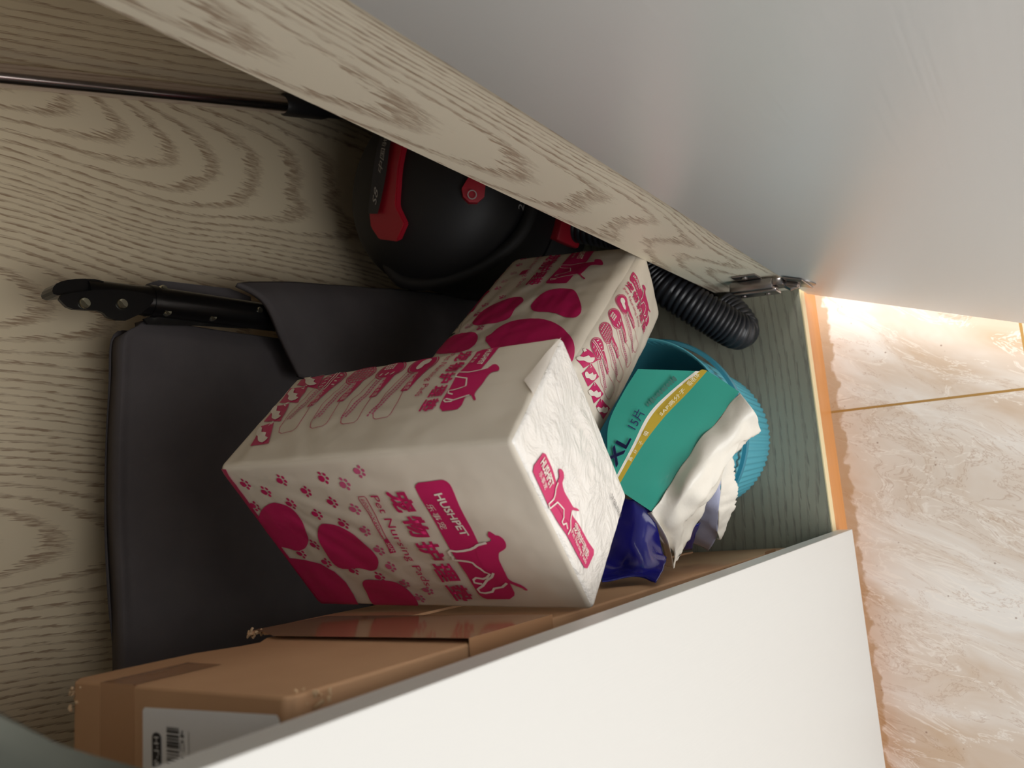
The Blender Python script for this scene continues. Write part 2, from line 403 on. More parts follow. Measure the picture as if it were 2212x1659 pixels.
# printed artwork of the packs, millimetres on each face
ART={
'F_toes':[[(117.9,-23.7),(107.5,-34.4),(92.0,-41.1),(81.1,-39.1),(75.2,-32.5),(74.7,-21.6),(77.9,-8.8),(81.9,-1.4),(90.3,6.1),(99.5,9.2),(109.1,7.1),(121.3,3.3),(122.3,-8.6)],[(65.5,-12.0),(59.1,-18.1),(52.3,-19.6),(41.9,-16.4),(32.4,-7.9),(27.5,3.2),(25.3,13.4),(27.4,20.8),(33.7,28.4),(41.1,31.2),(50.1,27.8),(67.0,29.0),(72.3,22.1),(71.3,6.6),(69.3,-4.7)],[(58.7,47.1),(52.4,42.0),(39.4,41.4),(27.1,43.0),(20.5,48.9),(18.1,59.8),(19.0,69.9),(23.7,75.2),(36.1,78.2),(56.6,78.2),(64.1,73.1),(61.5,56.3)],[(132.9,21.2),(118.6,18.3),(99.2,19.7),(85.7,23.9),(77.3,32.9),(74.7,46.1),(76.3,60.7),(79.4,73.5),(81.7,86.6),(110.8,96.6),(138.6,97.8),(145.0,77.4),(138.2,44.2)]],
'F_band':[(-40.3,-47.9),(-41.7,-49.9),(-44.3,-51.3),(-61.9,-52.1),(-63.9,-51.8),(-65.8,-50.2),(-66.7,-47.7),(-66.8,-44.7),(-64.7,5.1),(-68.3,22.9),(-71.3,45.5),(-70.1,56.4),(-68.7,59.4),(-63.4,63.2),(-45.1,63.3),(-42.5,61.3),(-41.2,57.6)],
'F_dog':[(-75.9,-4.5),(-77.4,-5.3),(-79.2,-3.4),(-80.2,-1.7),(-82.7,-0.7),(-84.6,2.4),(-84.5,7.0),(-82.8,10.3),(-79.3,12.9),(-76.2,14.6),(-74.5,17.5),(-73.2,21.6),(-73.0,27.1),(-72.8,34.1),(-72.5,40.1),(-74.8,43.6),(-78.2,46.2),(-80.6,49.5),(-81.9,52.9),(-80.1,53.5),(-78.6,50.9),(-75.3,48.4),(-72.1,45.5),(-70.1,44.1),(-65.2,45.5),(-60.5,38.3),(-58.3,25.5),(-58.9,14.4),(-63.2,6.1),(-68.8,4.5),(-74.1,3.4),(-75.5,1.4),(-74.5,-1.2)],
'F_dogline':[[(-71.0,4.2),(-63.9,5.7),(-60.2,7.9),(-56.1,9.6),(-50.7,10.4),(-45.0,10.6),(-40.8,9.4),(-38.9,10.9),(-38.7,14.2),(-39.9,15.4),(-38.2,18.9),(-39.7,19.3),(-44.0,20.0),(-50.0,21.2),(-52.5,22.4),(-53.7,25.9),(-55.9,28.6),(-57.6,32.3),(-60.6,34.3),(-56.2,38.6),(-52.5,40.0),(-47.4,38.7),(-44.6,40.5),(-44.1,43.4),(-48.1,44.9),(-49.6,45.3)],[(-64.0,33.3),(-60.8,37.6),(-54.5,41.9),(-49.4,47.1),(-45.5,49.3),(-43.4,50.8),(-43.9,54.2),(-47.5,55.2),(-53.7,54.1),(-56.5,50.7),(-63.7,49.2),(-69.5,44.5)]],
'F_text':[('宠物护理垫',(-15.8,-46.6),(-17.9,65.7),(-33.2,-22.6),'pink',0.03),('Pet Nursing Pads',(-1.9,-44.1),(-0.6,47.0),(-8.4,-42.0),'pink',0.0),('HUSHPET',(-52.3,-41.8),(-55.6,-3.0),(-58.2,-41.9),'white',0.026),('乐事宠',(-41.7,-33.7),(-42.6,-10.2),(-47.2,-34.3),'white',0.0),('600mmX450mm',(7.9,-41.8),(9.6,-4.7),(4.6,-41.8),'pink',0.0),('50片',(8.9,-0.1),(9.4,9.2),(4.8,-0.4),'white',0.0)],
'F_line':[[(8.8,-3.2),(9.8,-41.3),(8.9,-43.2),(3.7,-43.4),(3.1,-41.9),(5.7,-4.2)]],
'F_pill':[(9.1,-2.9),(5.0,-4.5),(5.3,10.0),(11.0,11.1)],
'F_paws':[(107.2,-60.1),(91.8,-51.7),(113.1,-38.4),(69.5,-61.4),(75.0,-39.6),(53.6,-50.4),(31.3,-60.7),(35.9,-39.4),(56.3,-29.1),(15.6,-54.5),(-1.9,-64.0),(19.8,-31.9),(37.9,-18.9),(22.0,-12.0),(79.2,2.5),(100.1,12.7),(80.1,22.0),(58.8,31.1),(20.6,7.9),(20.1,25.7),(37.5,38.1),(18.4,44.9),(15.3,63.7),(132.4,11.0),(2.2,53.6)],
'S_band':[(-74.7,-52.7),(-67.6,-53.1),(-60.2,-51.8),(-56.6,-49.7),(-56.6,-44.4),(-54.0,-18.3),(-54.2,11.8),(-55.1,16.4),(-58.9,20.3),(-67.6,20.6),(-70.5,20.0),(-72.0,15.8),(-71.6,6.3),(-69.5,-5.7),(-71.1,-26.5)],
'S_dog':[(-77.9,-28.4),(-80.8,-28.5),(-84.9,-24.1),(-86.6,-18.9),(-83.5,-18.0),(-81.8,-17.3),(-80.1,-13.0),(-79.5,-7.2),(-78.5,-1.6),(-77.7,3.9),(-78.6,7.5),(-81.0,11.3),(-81.3,13.0),(-79.7,12.4),(-77.8,9.6),(-74.8,6.3),(-68.9,4.6),(-58.0,-9.0),(-54.8,-20.6),(-62.6,-20.2),(-71.1,-22.1),(-76.0,-24.5)],
'S_dogline':[[(-76.7,-24.0),(-71.2,-21.9),(-63.4,-20.3),(-55.3,-21.5),(-53.8,-19.0),(-54.6,-16.0),(-64.3,-13.2),(-67.2,-4.3),(-64.8,-3.0),(-62.0,-1.8),(-58.3,-0.7),(-55.3,-0.7),(-56.3,2.4),(-60.5,4.3)],[(-74.6,6.8),(-68.9,8.6),(-63.2,10.4),(-57.2,8.3),(-55.8,9.8),(-58.0,11.8),(-62.8,11.5)]],
'S_text':[('宠物护理垫',(-41.2,-52.7),(-39.4,19.1),(-53.2,-51.6),'pink',0.03),('Pet Nursing Pads',(-32.1,-52.9),(-28.0,1.2),(-37.2,-51.4),'pink',0.0),('HUSHPET',(-65.9,-49.9),(-64.6,-30.4),(-70.5,-49.6),'white',0.026),('乐事宠',(-58.9,-46.3),(-57.1,-34.6),(-62.0,-46.9),'white',0.0),('进口绒毛浆',(-11.4,-31.8),(-13.3,-8.3),(-15.5,-32.5),'white',0.0),('高效锁水层',(16.8,-29.9),(14.4,-7.1),(12.9,-30.7),'white',0.0),('菱形导流层',(47.4,-30.6),(43.7,-6.5),(42.6,-31.3),'white',0.0),('复合压缩工艺',(76.6,-29.4),(73.0,-5.6),(71.7,-30.1),'white',0.0)],
'S_circ':[((-13.0,-43.4),(-22.9,-50.9)),((15.8,-41.4),(6.0,-48.9)),((44.9,-41.7),(34.6,-48.8)),((74.1,-40.6),(64.4,-48.5))],
'S_pill':[[(-13.4,-33.0),(-22.6,-34.9),(-17.2,-7.4),(-11.4,-7.6)],[(14.2,-30.5),(6.4,-33.1),(10.3,-6.1),(16.6,-6.4)],[(44.9,-30.8),(36.8,-32.5),(39.8,-5.6),(46.4,-5.9)],[(73.8,-29.5),(65.4,-31.1),(69.7,-5.5),(75.6,-4.9)]],
'S_line':[[(-13.9,-7.6),(-16.6,14.2),(-16.5,18.2),(-14.9,21.0),(-5.6,22.0),(-2.6,20.3),(-0.2,15.1),(2.1,-8.0),(-3.1,-36.4)],[(14.1,-5.8),(10.9,16.3),(11.0,20.9),(12.9,23.3),(22.1,23.6),(25.4,21.7),(28.1,16.1),(31.2,-6.9),(25.2,-34.3)],[(43.1,-5.1),(39.2,16.2),(39.5,20.3),(41.2,23.0),(50.5,23.8),(54.1,21.8),(57.2,16.0),(60.6,-5.5),(55.1,-34.8)],[(72.3,-4.2),(68.4,16.8),(68.1,21.6),(69.7,23.8),(80.5,24.5),(84.7,22.4),(87.9,16.5),(91.2,-5.4),(85.2,-35.1)]],
'S_num':[([(90.0,-53.5),(83.7,-31.6),(113.2,-42.7),(114.0,-56.0)],'1'),([(96.9,-36.9),(92.1,-15.0),(115.4,-19.6),(117.9,-39.3)],'2'),([(101.7,-15.5),(92.6,8.7),(114.5,4.4),(114.8,-15.4)],'3'),([(100.3,8.6),(85.8,34.9),(104.6,35.0),(112.7,10.0)],'4')],
'E_band':[(-47.6,33.9),(-50.3,48.4),(-48.2,51.7),(-20.9,52.6),(10.3,49.0),(44.4,45.8),(48.1,42.9),(49.4,29.6),(46.9,27.5),(38.7,28.7),(9.3,33.8),(-22.1,35.2),(-44.7,31.9)],
'E_dog':[(-27.5,28.0),(-26.2,25.3),(-21.9,23.9),(-18.9,26.0),(-18.0,29.5),(-12.1,31.1),(-4.2,30.7),(3.5,30.0),(7.9,26.6),(11.8,25.3),(7.3,29.4),(3.7,32.7),(7.2,34.7),(6.9,41.2),(-9.2,44.7),(-18.3,46.4),(-22.7,37.1),(-23.5,30.9)],
'E_dogline':[[(-22.4,34.2),(-21.9,38.8),(-20.4,42.2),(-19.8,46.1),(-21.7,52.2),(-18.4,52.6),(-14.9,44.1),(-8.9,41.8),(-4.8,40.2),(-1.2,44.1),(-1.0,47.6),(1.3,47.8),(3.5,44.5),(6.8,46.3)],[(4.0,33.4),(6.5,39.1),(9.9,43.3),(9.7,48.3)]],
'E_text':[('HUSHPET',(-46.5,42.1),(-27.3,45.4),(-43.7,35.6),'white',0.026),('乐事宠',(-43.4,48.8),(-31.4,50.5),(-40.9,44.8),'white',0.0),('宠物护理垫',(11.9,41.3),(42.4,40.1),(16.1,34.6),'white',0.01),('Pet Nursing Pads',(11.9,44.8),(42.9,43.8),(14.6,41.5),'white',0.0),('生产日期20250203',(47.6,-24.1),(73.4,-27.3),(50.4,-29.5),'ink',0.0)],
'T_toes':[[(22.8,4.2),(15.2,3.6),(0.5,6.9),(-9.6,13.3),(-14.4,24.5),(-13.8,35.1),(-8.9,42.9),(1.1,50.0),(19.9,60.2),(31.9,65.3),(40.3,66.2),(47.0,63.9),(47.9,58.6),(45.0,49.5),(40.8,41.3),(37.0,30.6),(35.0,17.1),(31.4,10.1)],[(47.0,-57.6),(40.6,-58.9),(26.2,-57.2),(13.7,-50.3),(4.8,-39.6),(-0.2,-25.1),(1.6,-16.4),(9.9,-9.4),(16.4,-8.9),(27.3,-12.6),(38.4,-12.3),(47.6,-13.7),(52.8,-24.5),(54.4,-40.1),(53.0,-51.5)],[(85.4,-22.6),(74.2,-20.9),(58.0,-12.5),(50.0,-0.2),(48.7,15.5),(51.4,32.7),(58.3,46.4),(67.7,58.3),(78.5,68.9),(90.3,77.3),(102.5,83.8),(112.7,87.2),(121.7,86.4),(125.1,77.4),(128.0,49.8),(119.2,15.7)],[(98.8,-78.6),(86.9,-79.9),(75.1,-76.5),(68.8,-68.0),(66.7,-53.3),(69.0,-42.4),(76.1,-36.3),(83.6,-33.4),(89.5,-32.8),(99.3,-36.2),(104.4,-50.6),(103.5,-70.4)]],
'T_band':[(-132.8,29.4),(-132.5,4.2),(-128.3,1.4),(-118.9,1.6),(-68.3,3.3),(-33.5,0.9),(-29.9,3.2),(-26.9,19.6),(-28.1,27.9),(-35.9,29.2),(-46.4,29.7),(-67.5,29.0),(-80.8,31.3),(-93.1,31.4)],
'T_dog':[(-91.3,41.0),(-90.5,48.0),(-82.0,53.3),(-75.7,55.2),(-73.5,53.3),(-75.5,46.5),(-73.9,40.9),(-67.3,39.7),(-57.4,38.8),(-51.0,37.7),(-49.0,37.5),(-43.7,42.0),(-38.2,46.3),(-36.5,45.1),(-44.2,39.3),(-49.9,33.8),(-47.5,28.4),(-63.1,14.4),(-78.3,15.9),(-84.8,33.5),(-84.5,41.6)],
'T_dogline':[[(-84.0,42.7),(-85.3,33.3),(-84.6,24.5),(-80.2,15.2),(-80.4,4.1),(-76.2,3.0),(-72.3,5.4),(-70.2,18.1),(-58.4,22.5),(-54.1,17.9),(-50.7,7.5),(-47.4,7.0),(-45.8,12.1)],[(-49.1,34.0),(-45.6,24.7),(-40.3,10.7),(-40.4,4.4),(-37.0,5.3),(-37.7,11.8)]],
'T_text':[('宠物护理垫',(-120.5,-27.4),(-27.1,-22.7),(-119.6,-10.6),'pink',0.03),('Pet Nursing Pads',(-126.4,-44.4),(-26.4,-34.9),(-126.2,-38.5),'pinkmid',0.0),('HUSHPET',(-127.0,12.3),(-96.8,16.4),(-127.4,19.2),'pale',0.02),('乐事宠',(-124.7,5.1),(-102.0,7.9),(-124.1,8.2),'pale',0.0)],
'T_pill':[(-65.5,-46.9),(-78.1,-47.7),(-79.5,-38.9),(-65.0,-37.8)],
'T_paw':[(22.4,-79.6),(-4.1,-88.2),(-16.3,-87.1),(-32.0,-83.3),(-38.9,-80.3),(-36.2,-76.9),(-28.5,-71.0),(-20.1,-75.3),(-7.6,-73.2),(2.7,-74.2),(18.2,-71.5),(18.6,-75.3)],
'T_paws':[(-102.7,-81.5),(-82.7,-81.5),(-61.3,-80.5),(-52.9,-62.1),(-128.0,-84.2),(-122.1,-64.9),(-45.1,-98.6),(-21.1,-97.1),(-5.9,-44.6),(19.0,-97.1),(29.0,-61.8),(9.3,-60.6),(53.9,-60.0),(60.7,-41.7),(81.5,-96.7),(39.0,-96.6),(-34.7,-63.5),(-101.2,-62.2),(-75.1,-59.1),(67.5,-98.1),(-0.0,-98.9),(96.5,-96.5)],
'T_code':[(45.8,-101.7),(30.8,-77.7),(65.1,-65.5),(81.2,-88.2)],
}
# opened pack in the bin: edge curves of its films, metres
OPEN={
'bag_curves':[[(0.1875,0.0734,0.444),(0.1644,0.0861,0.4565),(0.1363,0.0976,0.469),(0.1056,0.0993,0.4748),(0.0777,0.1005,0.4799)],[(0.1812,0.0277,0.4125),(0.1622,0.049,0.4305),(0.1418,0.0667,0.4462),(0.1117,0.0806,0.4606),(0.0782,0.0966,0.4771)],[(0.1806,0.0255,0.411),(0.1607,0.0472,0.4295),(0.1398,0.0646,0.445),(0.1102,0.0788,0.4596),(0.0772,0.0952,0.4763)],[(0.1804,0.0185,0.4061),(0.1604,0.0348,0.4207),(0.1379,0.0546,0.4382),(0.111,0.0731,0.4554),(0.0748,0.0925,0.4747)],[(0.1574,-0.0056,0.3925),(0.1283,0.0149,0.4114),(0.0996,0.0359,0.4308),(0.0752,0.0511,0.4453),(0.0513,0.0667,0.46)]],
'bag_text':[('15片',(0.127,0.0769,0.4557),(0.1429,0.0689,0.4475),(0.1315,0.0853,0.461),'navy'),('XL',(0.0937,0.0932,0.4723),(0.1195,0.0807,0.4595),(0.1028,0.1,0.4757),'navy'),('SAP高分子',(0.1385,0.0566,0.4395),(0.1619,0.0368,0.4219),(0.1396,0.0607,0.4423),'pale'),('吸收体',(0.1653,0.0331,0.4188),(0.1756,0.0249,0.4113),(0.1672,0.0381,0.422),'pale'),('吸',(0.1205,0.0687,0.4508),(0.1246,0.0668,0.4489),(0.1223,0.0721,0.453),'pale'),('子',(0.1123,0.073,0.4551),(0.1158,0.0717,0.4537),(0.114,0.0758,0.4569),'pale'),('分',(0.1049,0.0776,0.4595),(0.108,0.0763,0.4582),(0.1066,0.0798,0.4609),'pale'),('高',(0.0982,0.0812,0.4631),(0.1016,0.08,0.4617),(0.0999,0.0841,0.4649),'pale')],
'bag_smudge':[(0.1501,0.0677,0.4457),(0.165,0.0536,0.4334),(0.1753,0.0443,0.4252),(0.1757,0.0407,0.4226),(0.168,0.0458,0.4273),(0.1599,0.0544,0.4347),(0.1484,0.0648,0.4439)],
'liner_top':[(0.1574,-0.0056,0.3925),(0.1283,0.0149,0.4114),(0.0996,0.0359,0.4308),(0.0752,0.0511,0.4453),(0.0513,0.0667,0.46)],
'liner_mid':[(0.138,-0.0178,0.4),(0.1157,0.0018,0.418),(0.0876,0.0215,0.442),(0.0599,0.04,0.454),(0.0264,0.0734,0.4375)],
'liner_edge':[(0.1198,-0.0167,0.3775),(0.1061,-0.0006,0.403),(0.0681,0.0208,0.427),(0.0429,0.0485,0.43),(0.0119,0.068,0.4225)],
'liner_in':[(0.1159,-0.0065,0.3625),(0.0974,0.0148,0.3775),(0.0567,0.0415,0.385),(0.0299,0.0612,0.3775),(-0.0029,0.0618,0.4375)],
'lip_in':[(0.0988,0.0295,0.3625),(0.0736,0.0373,0.355),(0.0502,0.047,0.343),(0.0307,0.0555,0.328),(0.0126,0.0639,0.31)],
'lip_out':[(0.1027,0.0218,0.352),(0.0771,0.0277,0.337),(0.057,0.0335,0.322),(0.0363,0.0472,0.31),(0.0116,0.0647,0.304)],
'lav_left':[(0.0783,0.0303,0.3775),(0.0582,0.0519,0.355),(0.039,0.0721,0.3325),(0.0211,0.0884,0.313),(0.0091,0.0991,0.298)],
'lav_right':[(0.0736,0.0362,0.358),(0.0502,0.0461,0.343),(0.0306,0.055,0.328),(0.0151,0.0651,0.31),(-0.001,0.0833,0.292)],
'navy':[[(0.0738,0.1184,0.457),(0.0475,0.1196,0.46),(0.0183,0.117,0.475),(0.002,0.1058,0.4984),(-0.0035,0.088,0.5278)],[(0.0642,0.088,0.463),(0.0424,0.0915,0.4675),(0.0198,0.0926,0.475),(0.002,0.093,0.4826),(-0.0035,0.0771,0.5102)],[(0.0635,0.0795,0.46),(0.0393,0.076,0.463),(0.0186,0.0743,0.4675),(0.002,0.0679,0.4848),(-0.0035,0.059,0.5047)],[(0.0516,0.069,0.457),(0.0314,0.0671,0.448),(0.0113,0.0695,0.4375),(0.004,0.063,0.4497),(-0.0035,0.0351,0.5339)]],
'navy_inner':[[(0.0302,0.0671,0.3775),(0.0166,0.0852,0.3475),(0.0021,0.1016,0.3175)],[(0.0339,0.0638,0.355),(0.0176,0.0809,0.3325),(0.0031,0.0949,0.31)]],
'cuff':[[(0.0501,0.0746,0.4555),(0.0309,0.0725,0.4405),(0.0086,0.0816,0.409),(-0.006,0.0956,0.385)],[(0.0509,0.0668,0.46),(0.0264,0.0629,0.442),(0.0093,0.0708,0.418),(-0.0084,0.088,0.3775)]],
}
BAGN=Vector((0.1233,-0.5744,0.8092)).normalized()


# ------------------------------------------------------------------ setting: floor
bm = bmesh.new(); boxb(bm, (-2.6, -3.2, -0.02), (2.6, 1.2, 0.0))
tag(link('floor', bm, 'tile'), kind='structure')

# ------------------------------------------------------------------ the cabinet
cab = empty('storage_cabinet', (0.15, 0.0, 0.0)); grp(cab)
tag(cab, 'tall white cabinet with ash-grained inside, left door shut and right door swung open', 'cabinet')
ZB = 0.082; YB = 0.60
bm = bmesh.new(); boxb(bm, (-0.45, 0.0012, 0.064), (0.80, YB, ZB)); link('base_panel', bm, 'ash_base', cab)
bm = bmesh.new(); boxb(bm, (-0.45, -0.0008, 0.0642), (0.80, 0.0012, ZB + 0.0002), 0.0004); tag(link('edge_band', bm, 'edge_band', cab), 'cream edge strip of the cabinet floor')
bm = bmesh.new(); boxb(bm, (-0.45, 0.0, 0.0), (0.80, 0.016, 0.064)); tag(link('plinth', bm, 'plinth', cab), 'orange varnished wooden plinth')
bm = bmesh.new(); boxb(bm, (-0.45, YB, 0.064), (0.85, YB + 0.009, 2.0)); link('back_panel', bm, 'ash_back', cab)
bm = bmesh.new(); boxb(bm, (-0.468, 0.0, 0.0), (-0.45, YB + 0.009, 2.0)); link('side_panel', bm, 'ash_side', cab)
bm = bmesh.new()                                   # right wall leans in towards the top
sx = lambda z: 0.553 + (0.797 - z) * 0.306
prism(bm, [(sx(ZB), ZB), (sx(1.25), 1.25), (sx(1.25), 2.0), (0.86, 2.0), (0.86, ZB)], (0, 0.018, 0), Vector((1, 0, 0)), Vector((0, 0, 1)), Vector((0, 1, 0)), YB - 0.018)
link('side_panel', bm, 'ash_side', cab)
bm = bmesh.new(); boxb(bm, (-0.468, 0.0, 1.982), (0.86, YB + 0.009, 2.0)); link('top_panel', bm, 'ash_side', cab)
bm = bmesh.new()                                   # narrow upright that carries the right door
prism(bm, [(0.3168, 0.0), (0.3262, 0.1005), (0.3442, 0.0988), (0.3348, 0.0)], (0, 0, ZB), Vector((1, 0, 0)), Vector((0, 1, 0)), Vector((0, 0, 1)), 1.90)
link('filler_panel', bm, 'ash_filler', cab)
bm = bmesh.new(); boxb(bm, (0.3352, 0.0, 0.064), (0.86, 0.018, 2.0)); link('front_panel', bm, 'door_front', cab)
bm = bmesh.new(); boxb(bm, (-0.46, -0.0180, 0.0554), (0.0, -0.0002, 1.995), 0.0007); link('door', bm, 'door_front', cab)
HP = Vector((0.3135, -0.0025, 0)); HD = Vector((-0.083, -0.224, 0)).normalized(); HN = Vector((-HD.y, HD.x, 0))   # hinge point, door direction, outward side
DF = Matrix((( HD.x, HN.x, 0, HP.x), (HD.y, HN.y, 0, HP.y), (0, 0, 1, 0), (0, 0, 0, 1)))
bm = bmesh.new(); boxb(bm, (0.0, 0.0, 0.0554), (0.43, 0.018, 1.995), 0.0007, DF)
door = link('door', bm, 'door_inner', cab)
# hinge: mounting plate on the upright, arm, link and cup on the door
bm = bmesh.new()
FX = Matrix.Translation((0.3168, 0, 0)) @ Matrix.Rotation(-0.0935, 4, 'Z')     # frame along the upright's inner face
boxb(bm, (-0.0025, 0.020, 0.134), (0.0, 0.050, 0.204), 0.001, FX)              # wing plate
boxb(bm, (-0.0165, 0.006, 0.1545), (-0.0025, 0.060, 0.1835), 0.003, FX)        # arm body
boxb(bm, (-0.0200, 0.002, 0.1580), (-0.0155, 0.056, 0.1800), 0.002, FX)        # arm cover
boxb(bm, (-0.0130, -0.006, 0.157), (-0.004, 0.012, 0.181), 0.002, FX)
for zz in (0.142, 0.196):
    tube(bm, [FX @ Vector((-0.001, 0.036, zz)), FX @ Vector((-0.0045, 0.036, zz))], 0.0042, 12)
for yy in (0.016, 0.046):
    tube(bm, [FX @ Vector((-0.019, yy, 0.169)), FX @ Vector((-0.0212, yy, 0.169))], 0.0036, 12)
hg = link('hinge', bm, 'nickel', door, True, 35)
bm = bmesh.new()
tube(bm, [DF @ Vector((0.0215, 0.004, 0.165)), DF @ Vector((0.0215, -0.0012, 0.165))], 0.0176, 28)
boxb(bm, (0.0060, -0.0030, 0.138), (0.0300, -0.0008, 0.192), 0.0009, DF)
a = FX @ Vector((-0.007, 0.0, 0.165)); b = DF @ Vector((0.018, -0.004, 0.165))
tube(bm, [a, a.lerp(b, .5) + Vector((-0.006, -0.002, 0)), b], 0.0042, 10)
boxb(bm, (-0.002, -0.008, 0.159), (0.020, -0.003, 0.171), 0.001, DF)
link('hinge_cup', bm, 'nickel', door, True, 35)

# ------------------------------------------------------------------ pet pad packs
FACES = {'w+': (0, 1, 2, 1), 'w-': (0, 1, 2, -1), 'v+': (0, 2, 1, 1), 'v-': (0, 2, 1, -1), 'u+': (1, 2, 0, 1), 'u-': (1, 2, 0, -1)}
class Pack:
    def __init__(s, c, R, d, r, bulge, wrinkle, seed):
        s.c = Vector(c); s.R = Matrix(R); s.h = Vector(d) / 2; s.r = r; s.bulge = bulge; s.wr = wrinkle; s.seed = seed
    def local(s, face, a, b, lift=0.0):
        ia, ib, n, sg = FACES[face]; h = s.h
        a = max(-h[ia], min(h[ia], a)); b = max(-h[ib], min(h[ib], b))
        p = [0, 0, 0]; p[ia] = a; p[ib] = b; p[n] = sg * h[n]; p = Vector(p)
        inner = Vector((max(-(h[i] - s.r), min(h[i] - s.r, p[i])) for i in range(3)))
        d = (p - inner).normalized(); q = inner + d * s.r
        ta = a / h[ia]; tb = b / h[ib]; e = max(0.0, (1 - ta * ta) * (1 - tb * tb))
        nn = Vector((0, 0, 0)); nn[n] = sg
        w = s.wr.get(face, 0.0008); k = Vector((a, b, 0)) ; sd = Vector((s.seed, n * 3.1 + sg, 0))
        # long creases running out of the corners plus finer crinkles
        ang = math.atan2(b + h[ib] * .9, a - h[ia] * .9)
        cr = noise.noise(Vector((ang * 9, (a * a + b * b) * 30, s.seed)))
        fine = noise.noise(k * 38 + sd) * .6 + noise.noise(Vector((a * 26, b * 90, s.seed + 4))) * .5 + noise.noise(k * 95 + sd) * .25
        m = e ** 0.35
        return q + nn * (s.bulge.get(face, s.bulge['all']) * e + w * m * (cr * .8 + fine)) + d * lift
    def world(s, face, a, b, lift=0.0): return s.c + s.R @ s.local(face, a, b, lift)
    def shell(s, bm, face, na, nb, mi):
        ia, ib, n, sg = FACES[face]; h = s.h
        def spread(H, k):
            xs = [-H + 2 * H * i / k for i in range(k + 1)]
            ex = [H - s.r * f for f in (0.03, .12, .25, .4, .55, .7, .85, 1.0)]
            return sorted(set([round(x, 6) for x in xs if abs(x) < H - s.r] + [round(x, 6) for x in ex] + [round(-x, 6) for x in ex] + [H, -H]))
        A = spread(h[ia], na); B = spread(h[ib], nb)
        V = [[bm.verts.new(s.world(face, a, b)) for b in B] for a in A]
        for i in range(len(A) - 1):
            for j in range(len(B) - 1):
                q = (V[i][j], V[i + 1][j], V[i + 1][j + 1], V[i][j + 1])
                try: f = bm.faces.new(q)
                except ValueError: continue
                f.material_index = mi; f.smooth = True
def scaled(o, k=0.001):
    if isinstance(o, str): return o
    if isinstance(o, (int, float)): return o * k
    return [scaled(x, k) for x in o]
PM = ['film', 'film_gloss', 'pink', 'pinkmid', 'pinkpale', 'white', 'ink', 'pale']
PI = {n: i for i, n in enumerate(PM)}
def paw(c, s, ang):
    ca, sa = math.cos(ang), math.sin(ang); out = []
    def rot(P): return [(c[0] + s * (x * ca - y * sa), c[1] + s * (x * sa + y * ca)) for x, y in P]
    out.append(fill(rot(catmull2([(-.42, 0), (-.22, -.3), (.12, -.22), (.2, 0), (.12, .22), (-.22, .3)], 2))))
    for px, py in ((.14, -.47), (.46, -.2), (.46, .2), (.14, .47)):
        out.append(fill(rot([(px + .14 * math.cos(k * math.pi / 4), py + .17 * math.sin(k * math.pi / 4)) for k in range(8)])))
    return out
